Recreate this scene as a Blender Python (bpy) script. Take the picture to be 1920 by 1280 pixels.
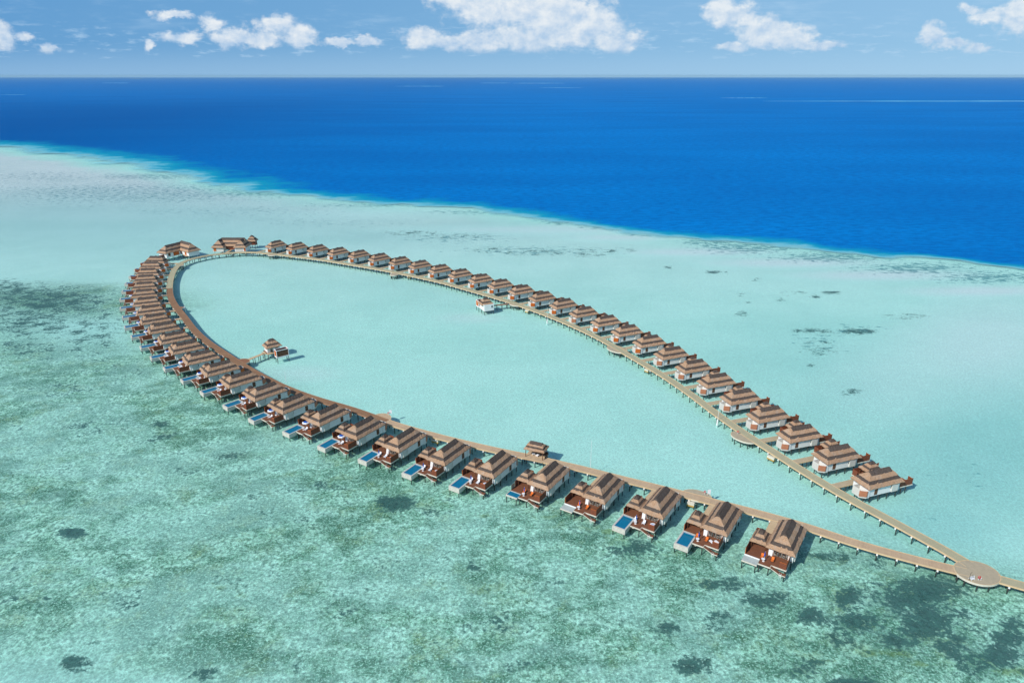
import bpy, math, random
import numpy as np
from mathutils import Matrix, Vector
R_=math.radians
random.seed(7)
for o in list(bpy.data.objects): bpy.data.objects.remove(o)
S=bpy.context.scene; COL=S.collection
# ---------------------------------------------------------------- camera
F=1281.0; H=120.0; P=math.atan((640-141)/F)
cd=bpy.data.cameras.new('camera'); cam=bpy.data.objects.new('camera',cd); COL.objects.link(cam)
cam.location=(0,0,H); cam.rotation_euler=(math.pi/2-P,0,0)
cd.sensor_width=36; cd.lens=F*36/1920; cd.clip_start=1; cd.clip_end=200000; S.camera=cam
S.render.resolution_x=1024; S.render.resolution_y=682
S.view_settings.view_transform='Standard'; S.view_settings.look='None'; S.view_settings.gamma=1
S.view_settings.exposure=0.0
S.cycles.transparent_max_bounces=16; S.cycles.max_bounces=8
def up(u,v,z=0.0):
    """point of the photograph (1920 px wide) -> world point at height z"""
    x=(u-960)/F; y=(640-v)/F
    d=(x, math.cos(P)+y*math.sin(P), -math.sin(P)+y*math.cos(P)); t=(z-H)/d[2]
    return Vector((d[0]*t,d[1]*t,z))
# ---------------------------------------------------------------- sun + sky
SUN_EL=40; SX,SY=-0.74,-0.67
sl=bpy.data.lights.new('sun','SUN'); sl.energy=4.3; sl.angle=R_(0.5); sl.color=(1,0.95,0.87)
so=bpy.data.objects.new('sun',sl); COL.objects.link(so); so.location=(0,0,300)
sd=Vector((SX*math.cos(R_(SUN_EL)),SY*math.cos(R_(SUN_EL)),math.sin(R_(SUN_EL))))
so.rotation_euler=sd.to_track_quat('Z','Y').to_euler()

class G:
    """small node helper"""
    def __init__(s,nt): s.t=nt; s.n=nt.nodes; s.l=nt.links
    def put(s,sock,v):
        if v is None: return
        if isinstance(v,bpy.types.NodeSocket): s.l.new(v,sock)
        else:
            try: sock.default_value=v
            except Exception: sock.default_value=(v[0],v[1],v[2],1)
    def m(s,op,a,b=None,c=None,clamp=False):
        n=s.n.new('ShaderNodeMath'); n.operation=op; n.use_clamp=clamp
        for i,v in enumerate((a,b,c)): s.put(n.inputs[i],v)
        return n.outputs[0]
    def v(s,op,a,b=None):
        n=s.n.new('ShaderNodeVectorMath'); n.operation=op
        s.put(n.inputs[0],a); s.put(n.inputs[1],b)
        return n.outputs['Value'] if op in('LENGTH','DOT_PRODUCT') else n.outputs[0]
    def noise(s,vec,scale,detail=3,rough=.5,dist=0):
        n=s.n.new('ShaderNodeTexNoise'); s.put(n.inputs['Vector'],vec)
        n.inputs['Scale'].default_value=scale; n.inputs['Detail'].default_value=detail
        n.inputs['Roughness'].default_value=rough; n.inputs['Distortion'].default_value=dist
        return n.outputs['Fac']
    def vor(s,vec,scale,feat='F1'):
        n=s.n.new('ShaderNodeTexVoronoi'); n.feature=feat; s.put(n.inputs['Vector'],vec)
        n.inputs['Scale'].default_value=scale; return n.outputs['Distance']
    def mr(s,x,a,b,c=0,d=1,sm=True):
        n=s.n.new('ShaderNodeMapRange'); n.interpolation_type='SMOOTHSTEP' if sm else 'LINEAR'
        for i,v in enumerate((x,a,b,c,d)): s.put(n.inputs[i],v)
        return n.outputs[0]
    def mix(s,f,a,b,mode='MIX'):
        n=s.n.new('ShaderNodeMix'); n.data_type='RGBA'; n.blend_type=mode
        s.put(n.inputs[0],f); s.put(n.inputs[6],a); s.put(n.inputs[7],b); return n.outputs[2]
    def comb(s,x,y,z):
        n=s.n.new('ShaderNodeCombineXYZ')
        for i,v in enumerate((x,y,z)): s.put(n.inputs[i],v)
        return n.outputs[0]
    def sep(s,v):
        n=s.n.new('ShaderNodeSeparateXYZ'); s.put(n.inputs[0],v); return n.outputs
    def attr(s,name):
        n=s.n.new('ShaderNodeAttribute'); n.attribute_name=name; return n.outputs['Fac']
    def bump(s,h,strength,dist):
        n=s.n.new('ShaderNodeBump'); s.put(n.inputs['Height'],h); n.inputs['Strength'].default_value=strength
        n.inputs['Distance'].default_value=dist; return n.outputs[0]

W=bpy.data.worlds.new('World'); S.world=W; W.use_nodes=True
g=G(W.node_tree); W.node_tree.nodes.clear()
tc=g.n.new('ShaderNodeTexCoord').outputs['Generated']
x,y,z=g.sep(tc)
zc=g.m('MAXIMUM',z,0.004)
sky=g.n.new('ShaderNodeTexSky'); sky.sky_type='NISHITA'; sky.sun_disc=False
sky.sun_elevation=R_(SUN_EL); sky.sun_rotation=math.atan2(SX,SY); sky.air_density=1.0; sky.dust_density=0.15; sky.ozone_density=2.5
# the haze band on the horizon is thin that day: look a little above it
zl=g.m('ADD',g.m('MULTIPLY',zc,0.8),0.07)
g.l.new(g.v('NORMALIZE',g.comb(x,y,zl)),sky.inputs['Vector'])
# clouds in direction space: azimuth / elevation tangents
yy=g.m('MAXIMUM',g.m('ABSOLUTE',y),0.05)
az=g.m('DIVIDE',x,yy); el=g.m('DIVIDE',z,yy)
SKY=g.mix(g.mr(z,.10,.45,.78,0),g.mix(1.0,sky.outputs[0],(0.72,.86,1.0,1),'MULTIPLY'),g.mix(g.mr(az,-.75,.75,0,1,False),(.95,3.2,6.5,1),(2.75,5.3,7.7,1)))
def ang(u,v):
    X=(u-960)/F; Y=(640-v)/F; d=(X, math.cos(P)+Y*math.sin(P), -math.sin(P)+Y*math.cos(P))
    return d[0]/d[1], d[2]/d[1]
pv=g.comb(az,el,0.0)
wob=g.noise(g.v('MULTIPLY',pv,(1,1.5,1)),26,5,.6)
wob2=g.noise(g.v('ADD',g.v('MULTIPLY',pv,(1,1.5,1)),(3.3,1.7,0)),26,5,.6)
pw=g.comb(g.m('ADD',az,g.m('MULTIPLY',g.m('SUBTRACT',wob,.5),.042)),g.m('ADD',el,g.m('MULTIPLY',g.m('SUBTRACT',wob2,.5),.030)),0.0)
BL=[(870,-12,75,30),(950,10,105,42),(1035,25,95,46),(1095,50,75,38),(1150,78,58,20),(1010,72,120,26),(900,78,50,16),(790,72,42,19),(835,80,36,13),
 (1350,12,27,20),(1385,32,42,23),(1440,60,52,26),(1480,72,45,20),(1540,88,45,9),(1370,88,34,9),
 (1752,62,22,17),(1785,82,36,12),(1830,90,34,8),(1815,18,24,10),(1850,32,42,14),(1915,28,44,32),
 (440,70,34,18),(480,76,50,14),(520,45,34,18),(560,68,30,20),(390,42,24,14),(330,27,40,7),(340,70,38,12),
 (2,68,26,24),(48,72,18,9),(85,92,26,8),(278,88,14,12),(640,78,30,6),(690,80,24,9),(1305,-60,80,30),(620,-70,90,25),(205,-80,110,24)]
dens=None
for cx,cy,rx,ry in BL:
    a,e=ang(cx,cy); k=1/F*1.06
    q=g.v('MULTIPLY',g.v('SUBTRACT',pw,(a,e,0)),(1/(rx*k*1.05),1/(ry*k*1.05),0))
    d=g.m('SUBTRACT',1.0,g.v('LENGTH',q))
    dens=d if dens is None else g.m('SMOOTH_MAX',dens,d,0.25)
pn=g.v('MULTIPLY',pv,(1,1.35,1))
n1=g.noise(pn,26,8,.60,.2)
n2=g.noise(g.v('ADD',pn,(-.008,.010,0)),26,8,.60,.2)
cover=g.m('ADD',dens,g.m('MULTIPLY',g.m('SUBTRACT',n1,.5),1.5))
basee=ang(960,100)[1]
flat=g.mr(el,basee-.004,basee+.008)
soft=g.noise(g.v('MULTIPLY',pv,(1,1.6,1)),90,5,.65); cover=g.m('MULTIPLY',g.m('MULTIPLY',g.mr(g.m('ADD',cover,g.m('MULTIPLY',g.m('SUBTRACT',soft,.5),.55)),-.10,0.52),flat),g.mr(soft,.25,.5,.8,1))
# thin streaky haze clouds
ps=g.v('MULTIPLY',pv,(1,6,1))
th=g.mr(g.noise(ps,9,6,.6),.5,.78,0,.42)
low=g.mr(g.noise(g.v('MULTIPLY',pv,(1,5,1)),30,6,.66),.50,.70,0,.5)
low=g.m('MULTIPLY',low,g.m('MULTIPLY',g.mr(el,.012,.026),g.mr(el,.085,.045)))
bandh=g.mr(el,0.0,.045,.28,0)
wisp=g.m('MAXIMUM',g.m('MULTIPLY',th,g.mr(el,.02,.09)),g.m('MAXIMUM',low,bandh))
shade=g.m('ADD',g.m('ADD',.55,g.m('MULTIPLY',g.m('SUBTRACT',n1,n2),2.8)),g.m('MULTIPLY',g.m('SUBTRACT',el,basee+.03),6.0),None,True)
CC=g.mix(shade,(4.3,6.0,8.1,1),(8.5,8.9,9.2,1))
s1=g.mix(wisp,SKY,(5.0,7.0,9.0,1))
s2=g.mix(g.m('MULTIPLY',cover,.93),s1,CC)
# towards the south-east the air is milkier
s3=g.mix(g.mr(az,-.2,.9,0.0,.2,False),s2,(4.2,6.4,8.4,1))
bg=g.n.new('ShaderNodeBackground'); bg.inputs['Strength'].default_value=0.1
g.l.new(s3,bg.inputs[0]); wo=g.n.new('ShaderNodeOutputWorld'); g.l.new(bg.outputs[0],wo.inputs[0])

# ---------------------------------------------------------------- mesh + object helpers
def props(o,label=None,cat=None,group=None,kind=None):
    if label: o['label']=label
    if cat: o['category']=cat
    if group: o['group']=group
    if kind: o['kind']=kind
    return o
class MB:
    def __init__(s): s.v=[]; s.f=[]; s.mi=[]; s.mats=[]; s.uv={}
    def mat(s,m):
        if m not in s.mats: s.mats.append(m)
        return s.mats.index(m)
    def add(s,vs,fs,m):
        b=len(s.v); s.v+= [tuple(v) for v in vs]; k=s.mat(m)
        for f in fs: s.f.append([b+i for i in f]); s.mi.append(k)
    def box(s,x0,x1,y0,y1,z0,z1,m,rz=0,c=None):
        vs=[(x,y,z) for z in(z0,z1) for x,y in((x0,y0),(x1,y0),(x1,y1),(x0,y1))]
        if rz:
            cx,cy=c or ((x0+x1)/2,(y0+y1)/2); ca,sa=math.cos(rz),math.sin(rz)
            vs=[(cx+(x-cx)*ca-(y-cy)*sa,cy+(x-cx)*sa+(y-cy)*ca,z) for x,y,z in vs]
        s.add(vs,[(3,2,1,0),(4,5,6,7),(0,1,5,4),(1,2,6,5),(2,3,7,6),(3,0,4,7)],m)
    def bar(s,p,q,w,h,m):
        """beam between p and q"""
        p=Vector(p);q=Vector(q);d=(q-p).normalized(); u=d.cross(Vector((0,0,1)))
        if u.length<.01: u=Vector((1,0,0))
        u=u.normalized(); t=u.cross(d).normalized(); vs=[]
        for c in(p,q):
            for a,b in((-1,-1),(1,-1),(1,1),(-1,1)): vs.append(c+u*a*w/2+t*b*h/2)
        s.add(vs,[(3,2,1,0),(4,5,6,7),(0,1,5,4),(1,2,6,5),(2,3,7,6),(3,0,4,7)],m)
    def cyl(s,x,y,z0,z1,r,m,n=8,r2=None):
        r2=r if r2 is None else r2
        vs=[(x+r*math.cos(2*math.pi*i/n),y+r*math.sin(2*math.pi*i/n),z0) for i in range(n)]
        vs+=[(x+r2*math.cos(2*math.pi*i/n),y+r2*math.sin(2*math.pi*i/n),z1) for i in range(n)]
        s.add(vs,[[i,(i+1)%n,n+(i+1)%n,n+i] for i in range(n)]+[list(range(n))[::-1],list(range(n,2*n))],m)
    def poly(s,pts,z0,z1,m,mside=None):
        n=len(pts); vs=[(x,y,z0) for x,y in pts]+[(x,y,z1) for x,y in pts]
        s.add(vs,[list(range(n))[::-1],list(range(n,2*n))],m)
        s.add(vs,[[i,(i+1)%n,n+(i+1)%n,n+i] for i in range(n)],mside or m)
    def mirror(s):
        s.v=[(x,-y,z) for x,y,z in s.v]; s.f=[f[::-1] for f in s.f]; return s
    def mesh(s,name,smooth=False):
        me=bpy.data.meshes.new(name); me.from_pydata(s.v,[],s.f); me.polygons.foreach_set('material_index',s.mi)
        for m in s.mats: me.materials.append(m)
        me.update()
        if smooth:
            for p in me.polygons: p.use_smooth=True
        return me
def link(name,me,parent=None,loc=None):
    o=bpy.data.objects.new(name,me); COL.objects.link(o)
    if parent is not None: o.parent=parent
    if loc is not None: o.location=loc
    return o
def empty(name,loc=(0,0,0),rz=0):
    o=bpy.data.objects.new(name,None); COL.objects.link(o); o.location=loc; o.rotation_euler=(0,0,rz); o.empty_display_size=.5; return o
def copy_tree(o,parent=None):
    c=o.copy(); COL.objects.link(c)
    if parent is not None: c.parent=parent
    for ch in [k for k in o.children]: copy_tree(ch,c)
    return c
# ---------------------------------------------------------------- materials
def mat(name,fn):
    m=bpy.data.materials.new(name); m.use_nodes=True; m.node_tree.nodes.clear(); g=G(m.node_tree)
    o=g.n.new('ShaderNodeOutputMaterial'); g.l.new(fn(g),o.inputs[0]); return m
def pbsdf(g,col,rough=.8,normal=None,spec=.3):
    n=g.n.new('ShaderNodeBsdfPrincipled'); g.put(n.inputs['Base Color'],col); g.put(n.inputs['Roughness'],rough)
    n.inputs['Specular IOR Level'].default_value=spec
    if normal is not None: g.l.new(normal,n.inputs['Normal'])
    return n.outputs[0]
def objc(g): return g.n.new('ShaderNodeTexCoord').outputs['Object']
def orand(g): return g.n.new('ShaderNodeObjectInfo').outputs['Random']
def m_plain(name,c,rough=.7,var=.12,scale=1.2,spec=.3):
    def fn(g):
        p=objc(g); n=g.noise(p,scale,4,.6)
        f=g.mr(n,.3,.7,1-var,1+var,False)
        return pbsdf(g,g.mix(1.0,c+(1,),g.comb(f,f,f),'MULTIPLY'),rough,None,spec)
    return mat(name,fn)
def m_thatch(name,c1,c2,c3):
    def fn(g):
        p=objc(g); pr=g.v('ADD',p,g.v('MULTIPLY',g.comb(orand(g),orand(g),0),(370,910,0)))
        a=g.noise(g.v('MULTIPLY',pr,(1,1,.35)),5.5,6,.75); b=g.noise(pr,.55,4,.6,.4); f=g.noise(g.v('MULTIPLY',pr,(1,1,.3)),14,3,.7)
        col=g.mix(g.mr(a,.35,.65),c1+(1,),c2+(1,)); col=g.mix(g.mr(b,.46,.66,0,.7),col,c3+(1,))
        rv=g.mr(orand(g),0,1,.93,1.06,False); col=g.mix(1.0,col,g.comb(rv,rv,rv),'MULTIPLY')
        return pbsdf(g,col,.95,g.bump(g.m('ADD',a,f),.8,.12),.1)
    return mat(name,fn)
def m_wood(name,c1,c2,axis='Y',pitch=.15,gap=.25,rough=.7,var=.25):
    def fn(g):
        p=objc(g); X=g.sep(p); i={'X':0,'Y':1,'Z':2}[axis]
        k=g.m('DIVIDE',X[i],pitch); fr=g.m('FRACT',k); fl=g.m('FLOOR',k)
        w=g.n.new('ShaderNodeTexWhiteNoise'); w.noise_dimensions='1D'; g.l.new(fl,w.inputs['W'])
        n=g.noise(p,1.1,4,.6)
        t=g.m('ADD',g.m('MULTIPLY',w.outputs['Value'],.45),g.m('MULTIPLY',g.mr(n,.35,.65),.55))
        col=g.mix(t,c1+(1,),c2+(1,)); ln=g.m('LESS_THAN',fr,.1)
        col=g.mix(g.m('MULTIPLY',ln,gap),col,(.01,.008,.006,1))
        return pbsdf(g,col,rough)
    return mat(name,fn)
THATCH=m_thatch('thatch_tan',(.53,.345,.22),(.30,.185,.115),(.43,.32,.24))
DTHATCH=m_thatch('thatch_dark',(.135,.105,.088),(.07,.055,.048),(.11,.095,.085))
EAVE=m_plain('thatch_edge',(.40,.23,.115),.95,.2,5)
WHITE=m_plain('white_plaster',(.80,.80,.78),.75,.05,.6)
GREY=m_plain('grey_plaster',(.62,.61,.56),.8,.06,.8)
TRIM=m_plain('cream_beam',(.66,.62,.52),.7,.1,2)
CONC=m_plain('pool_concrete',(.56,.545,.48),.8,.15,1.5)
PILE=m_plain('dark_pile',(.055,.055,.05),.8,.3,2)
STEEL=m_plain('white_metal',(.8,.8,.8),.35,.02,2)
DECK=m_wood('deck_brown',(.225,.092,.047),(.16,.064,.034),'Y')
SCREEN=m_wood('screen_brown',(.25,.075,.035),(.17,.052,.026),'Z',.12,.6)
ORANGEW=m_wood('shower_orange',(.62,.155,.022),(.45,.10,.016),'Z',.14,.5)
SALMONW=m_wood('shower_salmon',(.50,.21,.115),(.42,.17,.09),'Z',.14,.4)
SHUTTER=m_wood('shutter_brown',(.17,.075,.035),(.12,.05,.025),'Z',.1,.7)
PALEW=m_wood('pale_walkway',(.62,.46,.28),(.52,.38,.23),'X',.15,.35)
GREYW=m_wood('grey_walkway',(.50,.41,.27),(.42,.345,.23),'X',.15,.35)
GLASS=mat('door_glass',lambda g:pbsdf(g,g.mix(g.mr(g.noise(objc(g),2.2,3),.45,.6),(.035,.04,.04,1),(.30,.30,.27,1)),.08,None,.8))
GLASSF=mat('fence_glass',lambda g:pbsdf(g,(.30,.36,.28,1),.1,None,.8))
POOLW=mat('pool_water',lambda g:pbsdf(g,g.mix(g.noise(objc(g),1.2,3),(.002,.135,.25,1),(.004,.185,.32,1)),.06,g.bump(g.noise(objc(g),3,2),.2,.05),.6))
TILE=m_plain('pool_edge_tile',(.30,.38,.46),.4,.15,3)
BLUE=m_plain('blue_canvas',(.0,.085,.42),.8,.1,2)
WCLOTH=m_plain('white_canvas',(.78,.80,.84),.85,.04,2)
SLATE=m_plain('pale_stone_slab',(.42,.48,.46),.7,.12,1.5)
ORANGE=m_plain('orange_cushion',(.70,.17,.03),.85,.12,3)
LBLUE=m_plain('pale_blue_cushion',(.42,.55,.78),.85,.1,2)
RED=m_plain('red_paint',(.6,.03,.03),.5,.05,2)
DARKROOM=m_plain('dark_interior',(.10,.075,.055),.9,.2,1)
OCHRE=m_plain('ochre_stain',(.45,.28,.06),.8,.4,2)
def bw_mat(name,c1,c2,c3):
    def fn(g):
        uv=g.n.new('ShaderNodeUVMap').outputs[0]; U=g.sep(uv)
        k=g.m('DIVIDE',U[0],.16); fr=g.m('FRACT',k); w=g.n.new('ShaderNodeTexWhiteNoise'); w.noise_dimensions='1D'; g.l.new(g.m('FLOOR',k),w.inputs['W'])
        w2=g.n.new('ShaderNodeTexWhiteNoise'); w2.noise_dimensions='1D'; g.l.new(g.m('FLOOR',g.m('DIVIDE',U[0],2.2)),w2.inputs['W'])
        n=g.noise(g.comb(g.m('MULTIPLY',U[0],.35),U[1],0),1.0,4,.6)
        t=g.m('ADD',g.m('MULTIPLY',w.outputs['Value'],.35),g.m('ADD',g.m('MULTIPLY',w2.outputs['Value'],.3),g.m('MULTIPLY',g.mr(n,.35,.65),.35)))
        col=g.mix(t,c1+(1,),c2+(1,)); col=g.mix(g.mr(g.noise(uv,.12,3),.5,.7,0,.5),col,c3+(1,))
        col=g.mix(g.m('MULTIPLY',g.m('LESS_THAN',fr,.12),.5),col,(.05,.035,.02,1))
        return pbsdf(g,col,.85)
    return mat(name,fn)
BW_BEIGE=bw_mat('boardwalk_beige',(.60,.44,.28),(.44,.32,.21),(.50,.40,.27))
BW_GREY=bw_mat('boardwalk_grey',(.47,.44,.285),(.385,.365,.24),(.43,.395,.26))
BW_BROWN=bw_mat('boardwalk_brown',(.31,.175,.095),(.225,.125,.07),(.38,.24,.14))
EDGEW=m_plain('edge_board',(.62,.46,.27),.8,.12,.7)
EDGEB=m_plain('edge_board_brown',(.34,.19,.11),.8,.12,.7)

# ---------------------------------------------------------------- reef edge / seabed / water
EDGE=[(-400,248),(-200,262),(0,281),(100,293),(200,307),(300,327),(400,347),(500,362),(600,375),(700,383),(800,388),(900,396),(1000,410),(1100,425),(1200,436),(1300,444),(1400,456),(1500,464),(1600,473),(1700,483),(1800,493),(1920,504),(2100,520),(2600,565)]
EW=np.array([up(u,v)[:2] for u,v in EDGE])
def edge_y(x): return np.interp(x,EW[:,0],EW[:,1])
def spacing(a,b,f):
    out=[a]
    while out[-1]<b: out.append(out[-1]+f(out[-1]))
    return out
ys=spacing(60,1500,lambda y:1.6*max(1,(y/200)**1.15)); ys=[-3000,-800,-200,-60,0,35]+ys+[1700,2100,2800,4000,6000,10000,20000,38000]
xs=spacing(0,900,lambda x:1.7*max(1,x/130)**.8); xs+= [1000,1200,1600,2400,4500,9000,20000,45000]
xs=[-q for q in xs[::-1][:-1]]+xs
XS,YS=np.meshgrid(np.array(xs),np.array(ys)); nx,ny=len(xs),len(ys)
rng=np.random.default_rng(3)
def vnoise(X,Y,s,seed):
    r=np.random.default_rng(seed).random((64,64)); a=X/s; b=Y/s
    i=np.floor(a).astype(int); j=np.floor(b).astype(int); fa=a-i; fb=b-j; fa=fa*fa*(3-2*fa); fb=fb*fb*(3-2*fb)
    q=lambda i,j: r[i%64,j%64]
    return (q(i,j)*(1-fa)+q(i+1,j)*fa)*(1-fb)+(q(i,j+1)*(1-fa)+q(i+1,j+1)*fa)*fb
wig=(vnoise(XS,YS,60,1)-.5)*26+(vnoise(XS,YS,22,2)-.5)*14
SD=YS-edge_y(XS)+wig*np.clip(YS/600,.4,1.6)        # >0 : beyond the reef, open sea
def ell(lst):
    A=np.zeros_like(XS)
    for cx,cy,rx,ry,st in lst:
        c=up(cx,cy); X1=up(cx+rx,cy)[0]-c[0]; Yt=up(cx,cy-ry)[1]-c[1]; Yb=c[1]-up(cx,cy+ry)[1]
        sh=c[0]/max(c[1],1)*0.0
        dy=YS-c[1]; dx=XS-c[0]-dy*(c[0]/c[1]); q=np.sqrt((dx/X1)**2+(dy/np.where(dy>0,Yt,Yb))**2)
        A=np.maximum(A,st*np.clip(1.3-q*.75,0,1))
    return A
WEED=[(90,560,110,26,.8),(60,598,80,30,.65),(170,640,60,30,.45),(50,650,60,22,.5),(180,600,50,30,.45),(20,540,60,16,.7),(210,690,60,16,.3),(120,720,50,16,.4),
(137,992,22,9,1.1),(135,1236,27,13,1.1),(375,1255,25,14,.8),(740,938,36,13,1.1),(885,1057,17,8,.8),(1190,1022,38,15,1.0),(440,850,40,9,.6),(300,790,20,8,.7),(300,815,40,12,.55),(170,790,60,20,.4),
(1255,1174,30,14,.75),(1350,1156,25,16,.85),(1360,1088,52,12,.85),(1435,1115,50,15,.75),(1290,1240,35,18,.85),(1500,1245,40,16,.7),(1515,1147,30,14,.85),(1590,1113,28,20,1),(1615,1160,50,20,1),(1580,1190,30,18,.7),
(1560,1035,45,12,.7),(1640,1050,35,12,.6),(1720,1105,75,34,1.05),(1740,1160,60,34,1),(1700,1190,50,20,.85),(1790,1190,50,30,.7),(1850,1230,60,25,1),(1895,1180,30,30,.9),(1600,1275,50,14,.85),(1110,1000,20,8,.5),(980,1240,40,14,.5),(630,1130,50,18,.4),(250,1120,50,18,.45),(520,960,60,16,.4),(760,1060,50,14,.4),(930,1165,50,16,.4),(560,1240,50,16,.45),(330,880,40,12,.4),
(60,1120,50,16,.4),(450,1075,40,12,.4),(820,950,40,10,.45),(590,905,60,10,.5),(1030,1085,50,12,.35),(1120,940,50,9,.45),
(1339,507,13,3,.9),(1560,546,15,3,.8),(1526,553,10,2.2,.9),(1464,559,6,2,.9),(1391,587,10,5,.7),(1522,617,30,4,.8),(1605,617,34,6,.8),(1522,682,9,3,.8),(1600,732,18,5,.7),(1537,650,35,14,.35),(1700,590,50,5,.35),(1255,499,9,2,.7),(1488,545,30,8,.25),(1420,521,12,1.5,.6),(1361,508,4,1.5,.8),(1390,549,8,2,.7),(1405,563,5,1.5,.7),
(1000,470,70,6,.42),(930,466,50,5,.42),(860,440,60,5,.4),(780,435,60,5,.38),(1130,468,60,5,.42),(1100,475,30,3,.5)]
MOTT=[(-50,900,500,260,1),(250,760,250,110,.8),(150,560,200,30,.75),(300,1000,500,220,1),(800,1100,500,200,1),(1250,1150,500,150,1),(1700,1180,330,110,1),(2000,1250,300,100,1),(600,900,250,70,.8),(900,960,250,50,.7),(-300,600,300,60,.8)]
CORAL=[(250,360,330,24,.8),(450,395,250,14,.55),(80,330,160,14,.7),(620,415,220,12,.5),(1000,468,150,10,.75),(860,445,120,10,.7),(1400,462,110,12,1),(1330,452,60,9,1),(1560,480,130,11,1),(1720,500,120,12,1),(1860,517,120,12,1),(1220,440,60,5,.7),(1537,640,60,30,.6),(1600,615,70,12,.6),(1700,590,90,9,.3),(700,383,150,5,.8),(900,396,150,5,.8),(480,362,130,6,.9),(280,330,130,7,.9),(150,380,200,20,.5),(1820,880,90,70,.3),(1700,990,70,40,.3),(1060,415,50,5,.9),(1140,425,60,5,.9)]
SAND=[(400,330,120,6,.4),(1000,430,220,8,.8),(1300,472,120,7,1),(1480,492,140,8,1),(1650,515,140,9,1),(1850,545,130,9,1),(1850,640,150,80,.6),(640,400,160,9,.5),(1160,445,90,6,.9),(250,420,260,50,.3),(1700,700,120,60,.35),(560,700,60,12,.4),(880,596,50,8,.5)]
DIM=[(1850,840,190,120,.9),(1760,980,130,50,.8),(200,410,380,50,.9),(1500,660,160,60,.4),(1600,760,200,80,.35),(620,440,200,20,.5),(900,430,150,15,.4)]
OLIVE=[(1670,1215,50,6,.9),(1740,1240,34,6,.9),(1890,1252,50,9,.9),(1145,990,22,5,.9),(1255,1180,25,8,.6),(1650,1190,40,10,.5),(1250,1035,20,6,.5),(1040,965,60,6,.5),(720,915,80,6,.5),(920,960,60,5,.5),(1540,1045,60,14,.5),(400,1120,120,40,.3),(900,1100,150,40,.35),(500,1000,120,30,.3),(1500,1210,200,40,.4)]
A_w=ell(WEED); A_m=ell(MOTT); A_c=ell(CORAL); A_s=ell(SAND); A_o=ell(OLIVE); A_d=ell(DIM)
def gridmesh(name,Z,attrs,mt):
    vs=np.stack([XS,YS,Z],-1).reshape(-1,3); idx=np.arange(nx*ny).reshape(ny,nx)
    q=np.stack([idx[:-1,:-1],idx[:-1,1:],idx[1:,1:],idx[1:,:-1]],-1).reshape(-1,4)
    me=bpy.data.meshes.new(name); me.vertices.add(len(vs)); me.vertices.foreach_set('co',vs.astype(np.float32).ravel())
    me.loops.add(q.size); me.loops.foreach_set('vertex_index',q.ravel().astype(np.int32)); me.polygons.add(len(q))
    me.polygons.foreach_set('loop_start',np.arange(0,q.size,4,dtype=np.int32)); me.update(calc_edges=True)
    for k,v in attrs.items():
        a=me.attributes.new(k,'FLOAT','POINT'); a.data.foreach_set('value',v.astype(np.float32).ravel())
    me.materials.append(mt); 
    for p in me.polygons: p.use_smooth=True
    return props(link(name,me),kind='structure')
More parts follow.
